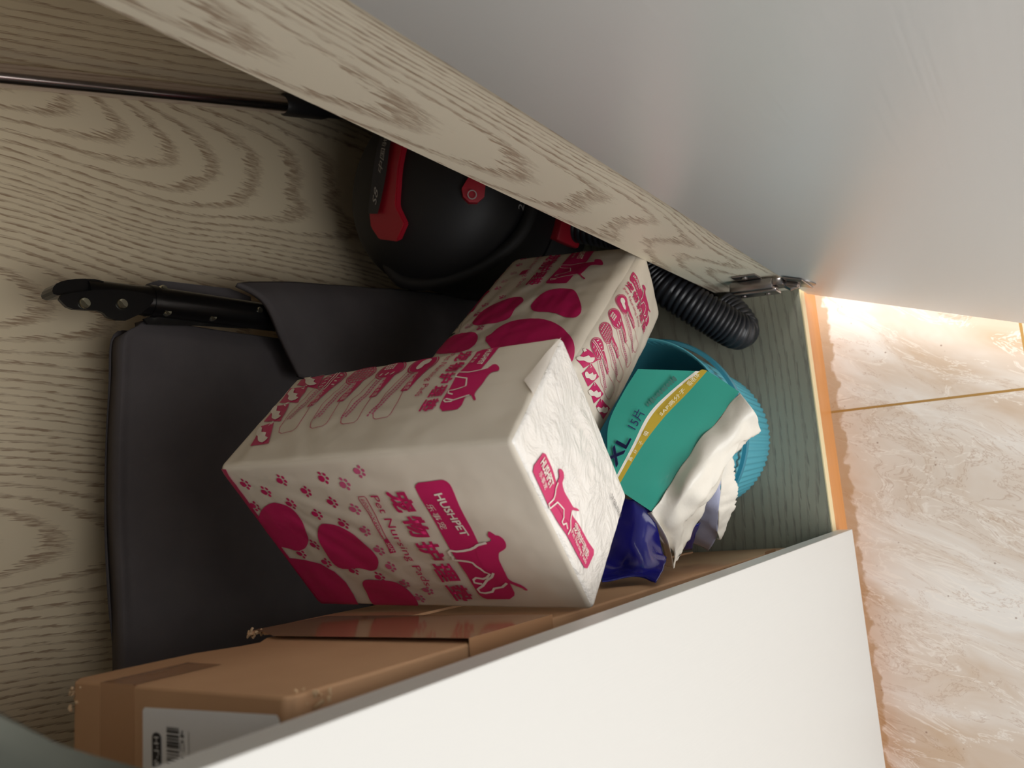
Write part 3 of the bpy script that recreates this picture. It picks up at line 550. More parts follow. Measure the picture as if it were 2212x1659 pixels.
def side_art(bm, P, face, fm, A):
    """the icon side: fm maps the drawing's (u, w) to the face"""
    pl = lambda x, y, l: P.world(face, *fm(x, y), l)
    st = lambda vf, l, m, c=0.005: stamp(bm, vf, pl, l, PI[m], c)
    st(fill(A['S_band']), .0005, 'pink'); st(fill(catmull2(A['S_dog'], 2)), .0006, 'pink')
    for L in A['S_dogline']: st(ribbon(L, .0012), .0010, 'white')
    for b, p, q, t, m, w in A['S_text']: st(letter(b, p, q, t, w * 1000), .0009, m)
    for i, (c, e) in enumerate(A['S_circ']):
        r = (Vector(c) - Vector(e)).length
        st(ringp(c, r, .0009), .0005, 'pink')
        if i == 2:
            for k in range(-3, 4):
                x = k * r * .26; y = math.sqrt(max(0, (r * .86) ** 2 - x * x))
                st(ribbon([(c[0] + x, c[1] - y), (c[0] + x, c[1] + y)], .0010), .0006, 'pink'); st(ribbon([(c[0] - y, c[1] + x), (c[0] + y, c[1] + x)], .0010), .0006, 'pink')
            st(ringp(c, r * .88, .0007), .0006, 'pink')
        else:
            st(disc(c, r * .90), .0006, 'pink')
        if i == 0:
            st(fill(catmull2([(c[0] + r * x, c[1] + r * y) for x, y in [(-.45, -.35), (-.2, -.55), (.15, -.45), (.3, -.2), (.35, .3), (.15, .6), (-.1, .45), (-.15, .1), (-.4, 0)]], 3)), .0010, 'white')
        if i == 1:
            for a in range(4):
                for b in range(3):
                    cc = (c[0] + r * (.02 + .2 * a - .1), c[1] + r * (-.62 + .22 * b)); st(fill([(cc[0] + x, cc[1] + y) for x, y in ((-.0009, -.0009), (.0009, -.0009), (.0009, .0009), (-.0009, .0009))]), .0010, 'white')
            for k in range(3): st(ribbon([(c[0] - r * .5 + k * r * .45, c[1] + r * .35), (c[0] - r * .35 + k * r * .4, c[1] + r * .65)], .0014), .0010, 'white')
        if i == 3:
            for off in (-.12, .12): st(ribbon([(c[0] + r * off, c[1] - r * .9), (c[0] + r * off, c[1] + r * .9)], .0011), .0010, 'white')
            for sgn in (-1, 1):
                for k in range(4):
                    y = c[1] + r * (-.55 + .36 * k); st(ribbon([(c[0] + sgn * r * .35, y), (c[0] + sgn * r * .62, y + r * .1)], .0011), .0010, 'white')
    for q in A['S_pill']: st(fill(q), .0007, 'pink')
    for L in A['S_line']: st(ribbon(catmull2(L, 1), .0005), .0005, 'pink')
    for i in range(4):                                            # rows of fine print beside each pill
        q = A['S_pill'][i]; a0 = Vector(q[1]); a1 = Vector(q[2]); dn = (Vector(q[0]) - a0).normalized(); dl = (a1 - a0).normalized()
        base = Vector(q[0]) + dn * .004; L = (a1 - a0).length
        for row in range(2):
            x = 0.0; e = L * (1.75 - .12 * i)
            while x < e:
                w = random.uniform(.0012, .0022); p0 = base + dn * (row * .0034) + dl * x; st(ribbon([tuple(p0), tuple(p0 + dl * w)], .0016), .0005, 'pinkmid', 0); x += w + .0007
    for q, n in A['S_num']:
        st(fill(q), .0005, 'pink'); c = sum((Vector(p) for p in q), Vector((0, 0))) / 4; e1 = (Vector(q[2]) - Vector(q[1])); e0 = Vector(q[0]) - Vector(q[1])
        a = Vector(q[1]) + e0 * .86 + e1 * .12
        st(letter(n, tuple(a - e0 * .02), tuple(a + e1 * .14), tuple(a + e0 * .0 - e0 * -.22)), .0010, 'white')
        blob = [(.30, .10), (.42, .30), (.60, .28), (.66, .55), (.92, .60), (.95, .78), (.62, .86), (.45, .70), (.22, .62), (.08, .35)]
        st(fill(catmull2([tuple(Vector(q[1]) + e1 * y + e0 * x * .9) for x, y in blob], 2)), .0010, 'white')
def end_art(bm, P, A):
    pl = lambda x, y, l: P.world('u-', x, y, l)
    st = lambda vf, l, m: stamp(bm, vf, pl, l, PI[m], .004)
    st(fill(A['E_band']), .0008, 'pink'); st(fill(catmull2(A['E_dog'], 2)), .0010, 'pink')
    for L in A['E_dogline']: st(ribbon(L, .0011), .0014, 'white')
    for b, p, q, t, m, w in A['E_text']: st(letter(b, p, q, t, w * 1000), .0014, m)
def shade(u, span):                                    # the small paws fade towards the dog
    return 'pink' if u > span * .25 else ('pinkmid' if u > -span * .02 else 'pinkpale')
ARTM = {k: scaled(v) for k, v in ART.items()}
def new_pack(name, P, label):
    root = empty(name, P.world('w-', 0, 0)); root.rotation_euler = P.R.to_euler(); grp(root)
    return tag(root, label, 'pet pads', 'pink and white packs of pet nursing pads')

# the upper pack
P1 = Pack(P1_C, P1_R, P1_D, 0.005, {'all': 0.004, 'u+': 0.018, 'u-': 0.003, 'w+': 0.004, 'v-': 0.003}, {'w+': .0011, 'v-': .0013, 'u-': .0013, 'u+': .002}, 1.7)
r1 = new_pack('pet_pad_pack', P1, 'upper pink and white pack of pet pads, big paw and dog print facing up')
bm = bmesh.new()
for f, na, nb in (('w+', 90, 60), ('v-', 90, 44), ('w-', 30, 20), ('v+', 30, 20)): P1.shell(bm, f, na, nb, 0)
P1.shell(bm, 'u+', 30, 24, 2)
bmesh.ops.remove_doubles(bm, verts=bm.verts[:], dist=1e-5); bmesh.ops.recalc_face_normals(bm, faces=bm.faces[:])
pl = lambda x, y, l: P1.world('w+', x, y, l)
st = lambda vf, l, m, c=0.005: stamp(bm, vf, pl, l, PI[m], c)
hx, hy = P1.h[0], P1.h[1]
clampf = lambda Q: [(min(hx - .0005, x), min(hy - .0005, y)) for x, y in Q]
for Q in ARTM['F_toes'][:3]: st(fill(catmull2(Q, 3)), .0007, 'pink')
st(fill(clampf(ARTM['F_toes'][3])), .0007, 'pink')
st(fill([(hx - .0075, -hy + .002), (hx - .0002, -hy + .001), (hx - .0002, hy - .001), (hx - .0075, hy - .002)]), .0008, 'pink')
for i, c in enumerate(ARTM['F_paws']):
    if abs(c[0]) < hx - .008 and abs(c[1]) < hy - .006:
        for vf in paw(c, .0088, math.pi + .35 * math.sin(i * 2.3)): st(vf, .0005, shade(c[0], hx), 0)
st(fill(catmull2(ARTM['F_band'], 1)), .0006, 'pink'); st(fill(catmull2(ARTM['F_dog'], 3)), .0007, 'pink')
for L in ARTM['F_dogline']: st(ribbon(L, .0019), .0011, 'white')
for b, p, q, t, m, w in ARTM['F_text']: st(letter(b, p, q, t, w * 1000), .0011, m)
for L in ARTM['F_line']: st(ribbon(L, .0006), .0006, 'pink')
st(fill(ARTM['F_pill']), .0007, 'pink')
side_art(bm, P1, 'v-', lambda x, y: (x, y), ARTM)
stamp(bm, fill([(-hx + .0004, -P1.h[2] + .001), (-hx + .0115, P1.h[2] * -.05), (-hx + .0006, P1.h[2] * .22)]), lambda x, y, l: P1.world('v-', x, y, l), .0016, PI['white'])
w1 = link('wrapper', bm, PM, r1)
bm = bmesh.new(); P1.shell(bm, 'u-', 70, 54, 0)
bmesh.ops.recalc_face_normals(bm, faces=bm.faces[:])
for f in bm.faces: f.material_index = PI['film_gloss']
end_art(bm, P1, ARTM)
tag(link('end_film', bm, PM, r1), 'glossy crinkled end of the wrapper')
# the lower pack
P2 = Pack(P2_C, P2_R, P2_D, 0.017, {'all': 0.005, 'w+': 0.007, 'v+': 0.008}, {'w+': .0016, 'v+': .0013}, 6.2)
r2 = new_pack('pet_pad_pack', P2, 'lower pink and white pack of pet pads, half hidden behind the narrow upright')
bm = bmesh.new()
for f, na, nb in (('w+', 80, 60), ('v+', 80, 44), ('w-', 30, 20), ('v-', 30, 20), ('u+', 24, 20), ('u-', 24, 20)): P2.shell(bm, f, na, nb, 0)
bmesh.ops.remove_doubles(bm, verts=bm.verts[:], dist=1e-5); bmesh.ops.recalc_face_normals(bm, faces=bm.faces[:])
kk = P2.h[0] / P1.h[0]
A2 = {k: scaled(v, 1.0) for k, v in ARTM.items()}
side_art(bm, P2, 'v+', lambda x, y: (x * kk * .93 + .002, -y * P2.h[2] / P1.h[2] * .95 - .002), A2)
sq = lambda x, y: ((x * .88 if x < 0 else x * .97), y)
pl2 = lambda x, y, l: P2.world('w+', *sq(x, y), l)
st = lambda vf, l, m, c=0.005: stamp(bm, vf, pl2, l, PI[m], c)
for Q in ARTM['T_toes']: st(fill(catmull2(Q, 2)), .0007, 'pink')
st(fill(ARTM['T_band']), .0006, 'pink'); st(fill(catmull2(ARTM['T_dog'], 2)), .0007, 'pink')
for L in ARTM['T_dogline']: st(ribbon(L, .0012), .0011, 'white')
for b, p, q, t, m, w in ARTM['T_text']: st(letter(b, p, q, t, w * 1000), .0011, m)
st(fill(ARTM['T_pill']), .0007, 'pink'); st(fill(ARTM['T_paw']), .0006, 'pink')
for i, c in enumerate(ARTM['T_paws']):
    for vf in paw(c, .0088, 2.6 + .4 * math.sin(i * 1.9)): st(vf, .0005, ('pinkmid', 'pinkpale')[i % 3 == 0], 0)
q = [Vector(p) for p in ARTM['T_code']]
st(ribbon([tuple(p) for p in q], .0004, True), .0006, 'ink')
e0 = q[1] - q[0]; e1 = q[3] - q[0]
x = .12
while x < .88:
    wd = random.choice((.008, .014, .022)); a = q[0] + e0 * x + e1 * .36
    st(ribbon([tuple(a), tuple(a + e1 * .24)], e0.length * wd), .0006, 'ink', 0); x += wd + .016
st(fill(catmull2([tuple(q[0] + e0 * (.5 + .3 * math.cos(t)) + e1 * (.84 + .07 * math.sin(t))) for t in [k * math.pi / 6 for k in range(12)]], 1)), .0006, 'ink')
link('wrapper', bm, PM, r2)

# ------------------------------------------------------------------ cardboard box
b0 = Vector((-0.0185, 0.0594, 0.0826)); bd = Vector((-0.0200, 0.9991, 0.0366)).normalized(); bu = Vector((0.0222, -0.0362, 0.9991)); bu = (bu - bd * bu.dot(bd)).normalized(); br = bu.cross(bd)
BH = 0.822; BD = 0.176; BW = 0.125
root = empty('cardboard_box', b0 + bd * BD / 2 + br * BW / 2); grp(root)
tag(root, 'tall narrow brown cardboard box standing behind the shut white door', 'box')
bm = bmesh.new()
prism(bm, [(0.002, 0), (BD, 0), (BD, 0.69), (0.163, 0.706), (0.165, 0.72), (BD, 0.745), (BD - .001, BH - .006), (BD - .008, BH), (0.004, BH), (0, BH - .004), (0, 0.002)], b0, bd, bu, br, BW)
body = link('box_body', bm, 'card', root)
md = body.modifiers.new('soft_edges', 'BEVEL'); md.width = .0025; md.segments = 2; md.limit_method = 'ANGLE'
bp = lambda d, h, w=0.0: b0 + bd * d + bu * h + br * w
bm = bmesh.new()                                        # loose side flap, torn at its corner
prism(bm, [(0.120, 0.02), (0.212, 0.02), (0.214, 0.60), (0.208, 0.676), (0.203, 0.684), (0.198, 0.676), (0.188, 0.682), (0.165, 0.664), (0.120, 0.66)], b0 - br * .0022, bd, bu, br, .0019)
link('flap', bm, 'card', root)
bm = bmesh.new()
for k in range(60):                                     # frayed corrugation at the torn corners
    cx, cz, cw = random.choice(((0.205, 0.680, -.002), (0.170, BH - .002, .004), (0.003, BH - .012, .002), (0.205, 0.680, -.002), (0.166, BH - .001, .012)))
    p = bp(cx + random.uniform(-.008, .004), cz + random.uniform(-.007, .003), cw + random.uniform(-.001, .003))
    q = p + Vector((random.uniform(-.003, .003), random.uniform(-.004, .004), random.uniform(-.001, .003)))
    tube(bm, [p, (p + q) / 2 + Vector((0, 0, .0006)), q], random.uniform(.0004, .0010), 5)
tag(link('torn_edge', bm, 'card_raw', root), 'frayed paper at the box corners', kind='stuff')
for pieces in ((([(-.0008, .606), (0.207, .606), (0.207, .674), (0.160, .697), (-.0008, .697)], b0 - br * .0028, bd, bu, br, .0004), ([(-.0028, .606), (.10, .606), (.10, .697), (-.0028, .697)], b0 - bd * .0008, br, bu, bd, .0004)),
               (([(-.0028, .055), (.10, .055), (.10, .105), (-.0028, .105)], b0 - bd * .0008, br, bu, bd, .0004),),
               (([(-.0006, 0.1125), (BW, 0.1105), (BW, 0.141), (-.0006, 0.143)], b0 + bu * (BH + .0003), br, bd, bu, .0003), ([(0.1125, BH - .05), (0.143, BH - .05), (0.143, BH), (0.1125, BH)], b0 - br * .0006, bd, bu, br, .0003))):
    bm = bmesh.new()                                    # glossy tape round the box and over the top seam
    for a_ in pieces: prism(bm, *a_)
    bmesh.ops.remove_doubles(bm, verts=bm.verts[:], dist=.0012)
    tag(link('packing_tape', bm, 'tape', root), 'glossy brown packing tape')
bm = bmesh.new()
tp = lambda r_, d_, l: b0 + bu * (BH + .0007 + l) + br * r_ + bd * d_
stamp(bm, fill([(0.0095, 0.1025), (0.0110, 0.1042), (0.100, 0.1035), (0.100, 0.0050), (0.0090, 0.0053), (0.0072, 0.0070)]), tp, 0, 0, 0)
stamp(bm, fill([(0.0222, 0.0960), (0.0208, 0.0950), (0.0201, 0.0925), (0.0206, 0.0900), (0.0222, 0.0888), (0.080, 0.0880), (0.080, 0.0952)]), tp, .0003, 1, 0)
stamp(bm, letter('H-L-9A', (0.0220, 0.0902), (0.0385, 0.0898), (0.0220, 0.0940)), tp, .0006, 2, 0)
y = 0.0171
while y < 0.060:
    wd = random.choice((.0003, .0005, .0008, .0011)); stamp(bm, fill([(y, 0.0747), (y + wd, 0.0747), (y + wd, 0.0843), (y, 0.0843)]), tp, .0003, 1, 0); y += wd + random.choice((.0003, .0005, .0008))
stamp(bm, letter('4C11481122', (0.0176, 0.0709), (0.0600, 0.0703), (0.0176, 0.0738)), tp, .0003, 1, 0)
stamp(bm, fill([(0.0181, 0.0672), (0.060, 0.0666), (0.060, 0.0669), (0.0181, 0.0675)]), tp, .0003, 1, 0)
tag(link('shipping_label', bm, ['label', 'ink', 'label'], root), 'white paper label with a barcode')

# ------------------------------------------------------------------ turquoise bin
BC = (0.134, 0.154); ZT = 0.298
root = empty('waste_bin', (BC[0], BC[1], ZB)); grp(root)
tag(root, 'round turquoise ribbed plastic bin on the cabinet floor', 'bin')
NR = 76
def rib(r, a, i): return r + (0.0011 * math.cos(a * NR) if 1 < i < 12 else 0)
bm = bmesh.new()
prof = [(0.0, ZB + .001), (0.088, ZB + .001), (0.0915, ZB + .003)] + [(0.0925 + (0.1125 - 0.0925) * t / 8, ZB + .006 + (ZT - ZB - .014) * t / 8) for t in range(9)]
prof += [(0.1150, ZT - .006), (0.1160, ZT - .001), (0.1150, ZT), (0.1135, ZT - .001), (0.1120, ZT - .008), (0.0895, ZB + .006), (0.0, ZB + .005)]
lathe(bm, prof, BC, NR * 6, rib)
bmesh.ops.remove_doubles(bm, verts=bm.verts[:], dist=1e-6); bmesh.ops.recalc_face_normals(bm, faces=bm.faces[:])
link('bin_body', bm, 'bin', root, True, 50)
bm = bmesh.new()
zr = 0.252
lathe(bm, [(0.1128, zr - .004), (0.1175, zr - .005), (0.1192, zr), (0.1180, zr + .004), (0.1140, zr + .005), (0.1128, zr - .004)], (BC[0] + .001, BC[1]), 96)
bmesh.ops.recalc_face_normals(bm, faces=bm.faces[:])
tag(link('rim_ring', bm, 'rim', root, True, 50), 'darker turquoise ring round the bin')

# ------------------------------------------------------------------ opened teal pack in the bin
root = empty('diaper_pack', (0.11, 0.10, 0.30)); grp(root)
tag(root, 'torn-open teal and navy pack with a gold stripe, lying across the mouth of the bin', 'diaper pack')
O = OPEN
bm = bmesh.new()
sheet(bm, O['bag_curves'], 8, 8, bands=[0, 1, 2, 0], wob=.0016, seed=2.0, wscale=26)
nB = BAGN
def on_plane(A, B, T):
    A = Vector(A); X = (Vector(B) - A); X.normalize(); U = Vector(T) - A; U -= X * U.dot(X); U.normalize()
    return lambda x, y, l: A + X * x + U * y + nB * l
TI = {'navy': 3, 'pale': 4}
for body, A, B, T, m in O['bag_text']:
    A_ = Vector(A); X = Vector(B) - A_; w = X.length; U = Vector(T) - A_; U -= X.normalized() * U.dot(X.normalized())
    stamp(bm, letter(body, (0, 0), (w, 0), (0, U.length), 0.02 if body == 'XL' else 0.0), on_plane(A, B, T), .0032, TI[m], 0)
pts = [Vector(p) for p in O['bag_smudge']]; X = (pts[2] - pts[0]).normalized(); U = nB.cross(X)
plc = lambda x, y, l: pts[0] + X * x + U * y + nB * l
L = (pts[2] - pts[0]).length; x = 0.0
while x < L:                                            # smeared, unreadable line of print
    wd = random.uniform(.0015, .0035); hgt = random.uniform(.003, .0062)
    stamp(bm, fill(catmull2([(x, -hgt * .4), (x + wd, -hgt * .5), (x + wd * 1.1, hgt * .5), (x + .0004, hgt * .4)], 2)), plc, .0028, 5, 0); x += wd + .0008
o = link('front_film', bm, ['teal', 'liner', 'gold', 'navyink', 'pale', 'smudge'], root, True)
bm = bmesh.new(); sheet(bm, [O['liner_top'], O['liner_mid'], O['liner_edge'], O['liner_in']], 10, 14, wob=.0045, seed=5.0, wscale=48, rag=.0022)
solid(tag(link('torn_liner', bm, 'liner', root, True), 'torn white film at the opening'), .0005)
bm = bmesh.new(); sheet(bm, [O['lip_in'], O['lip_out']], 8, 14, wob=.0022, seed=3.0, wscale=90, rag=.0018)
solid(tag(link('torn_liner', bm, 'liner', root, True), 'ragged white rear lip of the opening'), .0005)
bm = bmesh.new(); sheet(bm, [O['lav_left'], O['lav_right']], 8, 6, wob=.002, seed=8.0, wscale=70)
solid(tag(link('inner_film', bm, 'lav', root, True), 'pale lavender inside of the rear lip'), .0005)
bm = bmesh.new(); sheet(bm, O['navy'], 8, 6, wob=.0045, seed=1.0, wscale=34)
solid(tag(link('side_gusset', bm, 'navy', root, True), 'navy blue side of the pack'), .0006)
bm = bmesh.new(); sheet(bm, O['navy_inner'], 5, 4, wob=.002, seed=4.0, wscale=60)
solid(tag(link('side_gusset', bm, 'navy', root, True), 'navy blue edge behind the torn liner'), .0006)
bm = bmesh.new(); sheet(bm, O['cuff'], 4, 6, wob=.001, seed=4.0)
solid(tag(link('torn_liner', bm, 'liner', root, True), 'narrow white strip beside the navy side'), .0005)
bm = bmesh.new()                                        # the pads that fill the pack
top = [Vector(p) - nB * .022 for c in (O['bag_curves'][0], O['bag_curves'][2], O['bag_curves'][4], O['liner_mid']) for p in c]
cen = sum(top, Vector()) / len(top)
top = [cen + (p - cen) * .9 for p in top]
low = [cen + (p - cen) * .8 - nB * .028 for p in top]
for p in top + low: bm.verts.new(p)
bmesh.ops.convex_hull(bm, input=bm.verts[:])
bmesh.ops.delete(bm, geom=[v for v in bm.verts if not v.link_faces], context='VERTS')
tag(link('pads', bm, 'pads', root), 'white folded pads inside the pack')

# ------------------------------------------------------------------ vacuum cleaner
VC = Vector((0.495, 0.400, 0)); VR = 0.130; VZ = 0.345; VB = 0.080
root = empty('vacuum_cleaner', (VC.x, VC.y, ZB)); grp(root)
tag(root, 'black drum vacuum cleaner with red trim in the dark back corner', 'vacuum cleaner')
cylp = lambda th, z, R=VR: Vector((VC.x + R * math.sin(th), VC.y - R * math.cos(th), z))
def dome(p, lift):                                      # push a point off the dome or drum surface
    p = Vector(p)
    n = Vector(((p.x - VC.x) / VR ** 2, (p.y - VC.y) / VR ** 2, max(0, p.z - VZ) / VB ** 2)).normalized()
    return p + n * lift
bm = bmesh.new()
lathe(bm, [(0, ZB + .03), (.112, ZB + .03), (.120, ZB + .04), (.123, .18), (.125, .206), (.129, .210), (.129, .220), (0, .220)], VC, 64)
bmesh.ops.remove_doubles(bm, verts=bm.verts[:], dist=1e-6); bmesh.ops.recalc_face_normals(bm, faces=bm.faces[:]); link('drum', bm, 'black', root, True, 40)
bm = bmesh.new()
lathe(bm, [(0, .220), (.126, .220), (VR, .228), (VR, VZ)] + [(VR * math.cos(a), VZ + VB * math.sin(a)) for a in [math.pi / 2 * k / 12 for k in range(1, 13)]], VC, 64)
bmesh.ops.remove_doubles(bm, verts=bm.verts[:], dist=1e-5); bmesh.ops.recalc_face_normals(bm, faces=bm.faces[:]); link('motor_head', bm, 'blacksoft', root, True, 40)
for k in range(4):
    a = math.pi / 4 + k * math.pi / 2; c = VC + Vector((.098 * math.cos(a), .098 * math.sin(a), ZB + .0155))
    bm = bmesh.new(); bmesh.ops.create_uvsphere(bm, u_segments=16, v_segments=10, radius=.0152, matrix=Matrix.Translation(c)); tube(bm, [c, c + Vector((0, 0, .02))], .008, 10)
    link('caster', bm, 'blacksoft', root, True)
bm = bmesh.new()                                        # cord wrapped low around the head
tube(bm, smooth_path([dome((0.4180, 0.4600, 0.372), .006), dome((0.385, 0.440, 0.365), .010), dome((0.378, 0.395, 0.350), .012), dome((0.392, 0.335, 0.325), .012), dome((0.43, 0.290, 0.300), .010), dome((0.50, 0.268, 0.290), .008)], 6), .010, 12)
link('power_cord', bm, 'blacksoft', root, True)
outer = [(0.62, 0.385, 0.375), (0.5879, 0.386, 0.4003), (0.5662, 0.3918, 0.4118), (0.5479, 0.4013, 0.4181), (0.5199, 0.4181, 0.4227), (0.4850, 0.4330, 0.4215), (0.4586, 0.4427, 0.4172), (0.4417, 0.4465, 0.4121), (0.4243, 0.4373, 0.4081)]
inner = [(0.60, 0.345, 0.382), (0.5660, 0.3500, 0.4030), (0.5450, 0.3600, 0.4150), (0.5245, 0.3720, 0.4212), (0.4960, 0.3790, 0.4235), (0.4769, 0.3828, 0.4235), (0.4520, 0.3900, 0.4205), (0.4290, 0.3840, 0.4130), (0.4130, 0.4030, 0.4085)]
bm = bmesh.new()                                        # red bar across the head, hooked at its end
vv = [[bm.verts.new(q) for q in (dome(a, .006), dome(b, .010), dome(b, -.004), dome(a, -.004))] for a, b in zip(outer, inner)]
for A, B in zip(vv, vv[1:]):
    for k in range(4): bm.faces.new((A[k], B[k], B[(k + 1) % 4], A[(k + 1) % 4]))
bm.faces.new(vv[0]); bm.faces.new(vv[-1][::-1]); bmesh.ops.recalc_face_normals(bm, faces=bm.faces[:])
bmesh.ops.bevel(bm, geom=[e for e in bm.edges], offset=.0015, segments=2, affect='EDGES')
trim = link('trim_bar', bm, 'red', root, True, 40); tag(trim, 'red plastic bar with a black name strip')
la = [(0.600, 0.398, 0.395), (0.5863, 0.4013, 0.4019), (0.5450, 0.4120, 0.4185), (0.5199, 0.4181, 0.4227), (0.4901, 0.4256, 0.4234), (0.4566, 0.4401, 0.4173)]
lb = [(0.580, 0.372, 0.403), (0.5645, 0.3777, 0.4112), (0.5350, 0.3889, 0.4208), (0.4931, 0.3963, 0.4250), (0.4610, 0.4117, 0.4219), (0.4504, 0.4202, 0.4191)]
la = smooth_path([dome(p, .0095) for p in la[::-1]], 6); lb = smooth_path([dome(p, .0115) for p in lb[::-1]], 6)
def strip(t, k, l=0.0):                                 # t along the strip (0 = hooked end), k across
    f = max(0, min(.9999, t)) * (len(la) - 1); i = int(f); f -= i
    p = (la[i].lerp(la[i + 1], f)).lerp(lb[i].lerp(lb[i + 1], f), k); return dome(p, l)
bm = bmesh.new(); n_ = 24
A = [bm.verts.new(strip(i / n_, 0)) for i in range(n_ + 1)]; B = [bm.verts.new(strip(i / n_, 1)) for i in range(n_ + 1)]
for i in range(n_): bm.faces.new((A[i], A[i + 1], B[i + 1], B[i]))
stamp(bm, letter('中国驰名商标', (0, 0), (.56, 0), (0, .34)), lambda x, y, l: strip(.36 + x, .70 - y, l), .0008, 1, 0.05)
stamp(bm, letter('S8', (0, 0), (.12, 0), (0, .36)), lambda x, y, l: strip(.12 + x, .70 - y, l), .0008, 1, 0.05)
tag(link('name_strip', bm, ['ink', 'grey_ink'], trim), 'black strip with grey lettering')
bt = [(0.4720, 0.2950, 0.3910), (0.4694, 0.3001, 0.3937), (0.4561, 0.3095, 0.3972), (0.4451, 0.3106, 0.3943), (0.4378, 0.3062, 0.3877), (0.4376, 0.2986, 0.3805), (0.4446, 0.2909, 0.3755), (0.4609, 0.2859, 0.3771), (0.485, 0.279, 0.378), (0.497, 0.284, 0.386), (0.490, 0.292, 0.392)]
cen = sum((Vector(p) for p in bt), Vector()) / len(bt)
bm = bmesh.new(); c0_ = bm.verts.new(dome(cen, .010)); top = [bm.verts.new(dome(Vector(p).lerp(cen, .12), .008)) for p in bt]; bot = [bm.verts.new(dome(p, -.004)) for p in bt]
for i in range(len(bt)):
    k = (i + 1) % len(bt); bm.faces.new((top[i], top[k], c0_)); bm.faces.new((top[i], bot[i], bot[k], top[k]))
bmesh.ops.recalc_face_normals(bm, faces=bm.faces[:])
sw = link('switch', bm, 'red', root, True, 50); tag(sw, 'red rounded rocker switch')
bm = bmesh.new(); mk = Vector((0.4480, 0.2995, 0.3888)); X = Vector((.85, -.45, -.1)).normalized(); n_ = (dome(mk, 1) - mk).normalized(); Y = n_.cross(X)
stamp(bm, ringp((0, 0), .0052, .0012), lambda x, y, l: dome(mk, .0112) + X * x + Y * y, 0, 0, 0); link('switch_mark', bm, 'grey_ink', sw)
bm = bmesh.new()
for tx, zz, ww, hh in (('1400W', .290, .36, .013), ('220V', .309, .28, .012)):
    stamp(bm, letter(tx, (0, 0), (ww, 0), (0, hh)), lambda x, y, l: cylp(-.395 + x, zz + y - .004, VR + .0006), 0, 0, .03)
link('lettering', bm, 'grey_ink', root)
bm = bmesh.new()                                        # red latch low on the drum
boxb(bm, (-.016, -.016, 0), (.016, .006, .06), .004, Matrix.Translation(cylp(-.42, .165, .124)) @ Matrix.Rotation(-.42, 4, 'Z'))
tag(link('latch', bm, 'red', root, True, 40), 'red clip on the drum')
hp = smooth_path([(0.462, 0.290, .18), (0.420, 0.200, .170), (0.350, 0.160, .172), (0.312, 0.124, .162), (0.287, 0.097, .146), (0.271, 0.080, .126), (0.272, 0.076, .112), (0.288, 0.083, .110), (0.310, 0.100, .1095)], 48)
path = [hp[0]]; acc = 0.0
for p, q in zip(hp, hp[1:]):
    acc += (q - p).length
    if acc > .0012: path.append(q); acc = 0
bm = bmesh.new(); tube(bm, path, lambda i: .0235 + (.0016, .0022, .0016, -.0004)[i % 4], 26)
link('hose', bm, 'hose', root, True, 80)

root = empty('floor_nozzle', (0.40, 0.13, ZB)); grp(root)
tag(root, 'black vacuum floor nozzle lying behind the hose', 'vacuum nozzle')
bm = bmesh.new()
prism(bm, [(0, 0), (.115, 0), (.115, .012), (.070, .040), (.035, .048), (.006, .040), (0, .030)], (0.318, 0.105, ZB + .001), Vector((0.86, .51, 0)), Vector((0, 0, 1)), Vector((-.51, .86, 0)), .040)
b_ = link('nozzle_body', bm, 'blacksoft', root); md = b_.modifiers.new('soft_edges', 'BEVEL'); md.width = .003; md.segments = 2; md.limit_method = 'ANGLE'
bm = bmesh.new(); tube(bm, [(0.402, 0.168, ZB + .026), (0.445, 0.178, ZB + .030)], .013, 14); link('nozzle_neck', bm, 'blacksoft', root, True)

# chrome tube leaning in the corner
ra = Vector((0.531, 0.560, .813)); rb_ = Vector((0.6415, 0.560, .451)); dv = (ra - rb_).normalized()
root = empty('suction_tube', rb_ - dv * .30); grp(root)
tag(root, 'chrome vacuum tube leaning in the right back corner', 'vacuum tube')
bm = bmesh.new(); tube(bm, [rb_, rb_.lerp(ra, .5), ra, ra + dv * .32], .0120, 28); link('tube', bm, 'chrome', root, True, 60)
bm = bmesh.new(); tube(bm, [rb_ + dv * .012, rb_ + dv * .008, rb_ - dv * .01, rb_ - dv * .06, rb_ - dv * .075, rb_ - dv * .28], lambda i: (.0125, .0150, .0155, .0157, .0125, .0125)[i], 24)
tag(link('sleeve', bm, 'black', root, True, 50), 'black plastic sleeve')

# ------------------------------------------------------------------ folded canvas trolley
root = empty('folding_cart', (0.10, 0.53, ZB)); grp(root)
tag(root, 'folded charcoal canvas cart with a black steel frame against the back panel', 'folding cart')
bm = bmesh.new()
PX = [-0.14, -0.10, -0.0525, 0.02, 0.09, 0.16, 0.22, 0.262, 0.276, 0.288]
cur = []
for i, x in enumerate(PX):
    topz = .7195 + (.003 if i < 8 else -.012 if i == 8 else -.028)
    cur.append([Vector((x, .503 - .006 * math.sin(i * 1.1) + .012 * (1 - t) ** 2, ZB + .004 + (topz - ZB - .004) * t)) for t in (0, .15, .3, .45, .6, .75, .88, .97, 1.0)])
sheet(bm, cur, 5, 5, wob=.0042, seed=9.0, wscale=9)
o = solid(link('canvas_panel', bm, 'canvas', root, True), .022, -1)
bm = bmesh.new()                                        # hem band across the panel
for zz in (.40,):
    sheet(bm, [[Vector((x, .4985, zz + .02 * math.sin(x * 9))), Vector((x, .4975, zz + .006 + .02 * math.sin(x * 9)))] for x in (-.12, -.05, .03, .11, .17)], 4, 2)
solid(tag(link('seam', bm, 'canvas', root, True), 'stitched seam across the canvas'), .0012)
bm = bmesh.new()
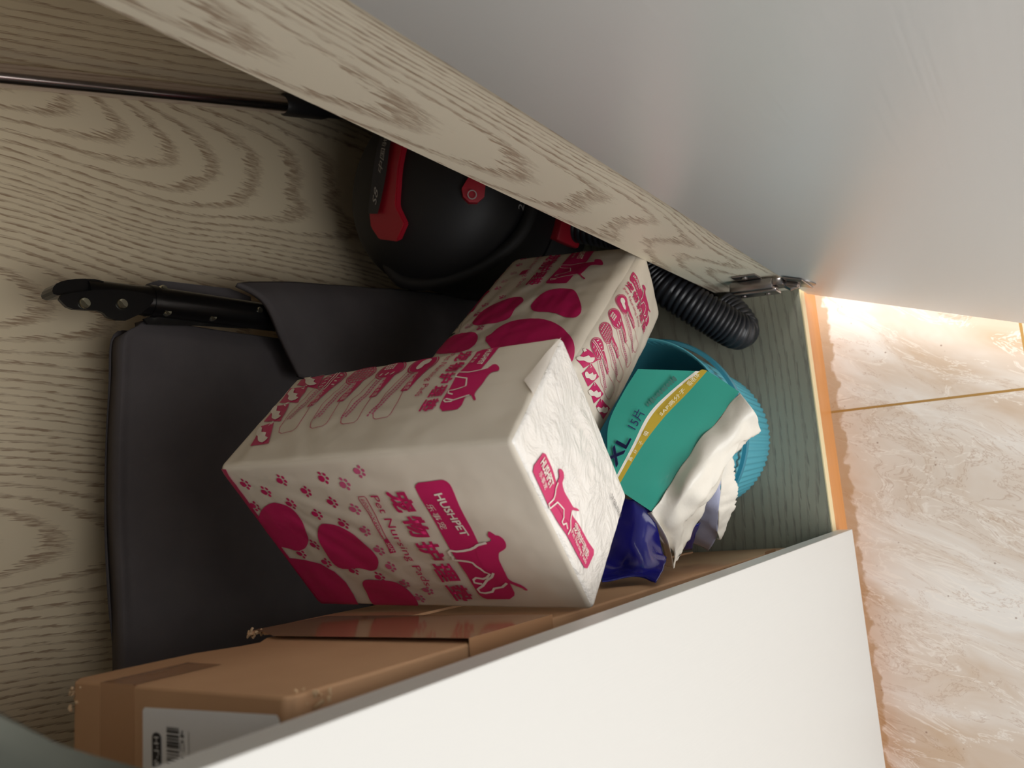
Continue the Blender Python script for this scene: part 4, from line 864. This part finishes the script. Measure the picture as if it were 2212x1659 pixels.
FL = [[Vector((0.330, .474, .608)), Vector((0.3217, .468, .5885)), Vector((0.3079, .466, .5733)), Vector((0.2721, .466, .5555)), Vector((0.2333, .468, .5307))],
      [Vector((0.342, .480, .560)), Vector((0.330, .468, .50)), Vector((0.30, .462, .47)), Vector((0.262, .462, .45)), Vector((0.222, .466, .43))],
      [Vector((0.362, .480, .42)), Vector((0.345, .466, .38)), Vector((0.31, .460, .36)), Vector((0.265, .460, .34)), Vector((0.215, .464, .33))],
      [Vector((0.385, .480, .23)), Vector((0.36, .466, .21)), Vector((0.32, .460, .20)), Vector((0.27, .460, .19)), Vector((0.20, .464, .18))],
      [Vector((0.395, .480, .10)), Vector((0.365, .468, .095)), Vector((0.33, .464, .095)), Vector((0.27, .464, .095)), Vector((0.20, .466, .095))]]
sheet(bm, FL, 6, 6, wob=.0025, seed=3.3, wscale=16)
solid(tag(link('canvas_flap', bm, 'canvas', root, True), 'loose canvas flap over the frame'), .006, -1)
bm = bmesh.new()                                        # steel tube and its end joint
tube(bm, smooth_path([(0.2985, .490, .764), (0.3018, .490, .699), (0.3045, .490, .625), (0.3073, .492, .544), (0.310, .492, .45), (0.312, .494, .12)], 4), lambda i: .0145 if i < 4 else .0158, 18)
tube(bm, [(0.3020, .490, .700), (0.3022, .490, .693)], .0170, 18)
link('frame_tube', bm, 'black_metal', root, True, 50)
bm = bmesh.new()
pX = Vector((1, 0, 0)); pZ = Vector((0, 0, 1)); pY = Vector((0, -1, 0))
def cap(x, z0, z1, r): return [(x + r * math.cos(a), z1 + r * math.sin(a)) for a in [k * math.pi / 10 for k in range(11)]] + [(x - r, z0), (x + r, z0)]
prism(bm, catmull2([(0.2890, .7915), (0.2812, .7898), (0.2773, .7808), (0.2795, .7596), (0.2769, .7521), (0.2742, .7486), (0.2744, .7305), (0.2900, .7091), (0.3035, .7042), (0.3040, .7327), (0.2995, .7596)], 2), (0, .478, 0), pX, pZ, pY, .004)
j = link('joint_plate', bm, 'black_metal', root)
bm = bmesh.new()
prism(bm, catmull2([(0.2900, .7915), (0.2935, .7965), (0.3010, .7930), (0.3065, .7830), (0.3105, .7683), (0.3115, .7500), (0.2990, .7480), (0.2960, .7700)], 2), (0, .503, 0), pX, pZ, pY, .022)
link('joint_plate', bm, 'black_metal', root)
bm = bmesh.new(); prism(bm, catmull2([(0.278, .700), (0.290, .690), (0.300, .60), (0.318, .575), (0.322, .54), (0.300, .55), (0.290, .58), (0.285, .64)], 2), (0, .494, 0), pX, pZ, pY, .003); link('joint_plate', bm, 'black_metal', root)
bm = bmesh.new(); prism(bm, catmull2([(0.311, .698), (0.3207, .694), (0.328, .687), (0.333, .6766), (0.3341, .663), (0.3397, .589), (0.3345, .561), (0.30, .555), (0.296, .69)], 1), (0, .516, 0), pX, pZ, pY, .006); tag(link('canvas_flap', bm, 'canvas', root), 'canvas corner showing behind the steel frame')
for (x, z_, r_) in ((0.2845, .7714, .0055), (0.2895, .7358, .0055), (0.2907, .6847, .0040), (0.2930, .6321, .0040), (0.3091, .5744, .0036), (0.3098, .5512, .0030), (0.3165, .6854, .0042)):
    bm = bmesh.new(); yy = .4715 if z_ > .705 else (.4785 if x < .30 else .484 if x > .315 else .474)
    tube(bm, [(x, yy + .005, z_), (x, yy + .0014, z_), (x, yy, z_), (x, yy + .0003, z_), (x, yy + .0022, z_)], lambda i, r_=r_: (r_, r_, r_ * .85, r_ * .5, r_ * .42)[i], 18)
    tag(link('rivet', bm, 'steel', j, True, 40), 'shiny zinc rivet')

# ------------------------------------------------------------------ cloth hanging in front of the box top
root = empty('hanging_cloth', (-0.10, 0.02, 0.96)); grp(root)
tag(root, 'blurred grey-green cloth hanging just behind the shut door, above the box', 'cloth')
bm = bmesh.new()
cur = []
for i in range(9):
    x = .024 - .018 * i; y = .022 + .006 * math.sin(i * 1.7); zb_ = (1.018, .992, .962, .945, .936, .930, .93, .93, .93)[i]
    cur.append([Vector((x, y, 1.95)), Vector((x, y + .004, 1.5)), Vector((x, y, 1.25)), Vector((x, y + .002, 1.12)), Vector((x, y, zb_))])
sheet(bm, cur, 4, 6, wob=.003, seed=2, wscale=20)
solid(link('drape', bm, 'cloth', root, True), .004)
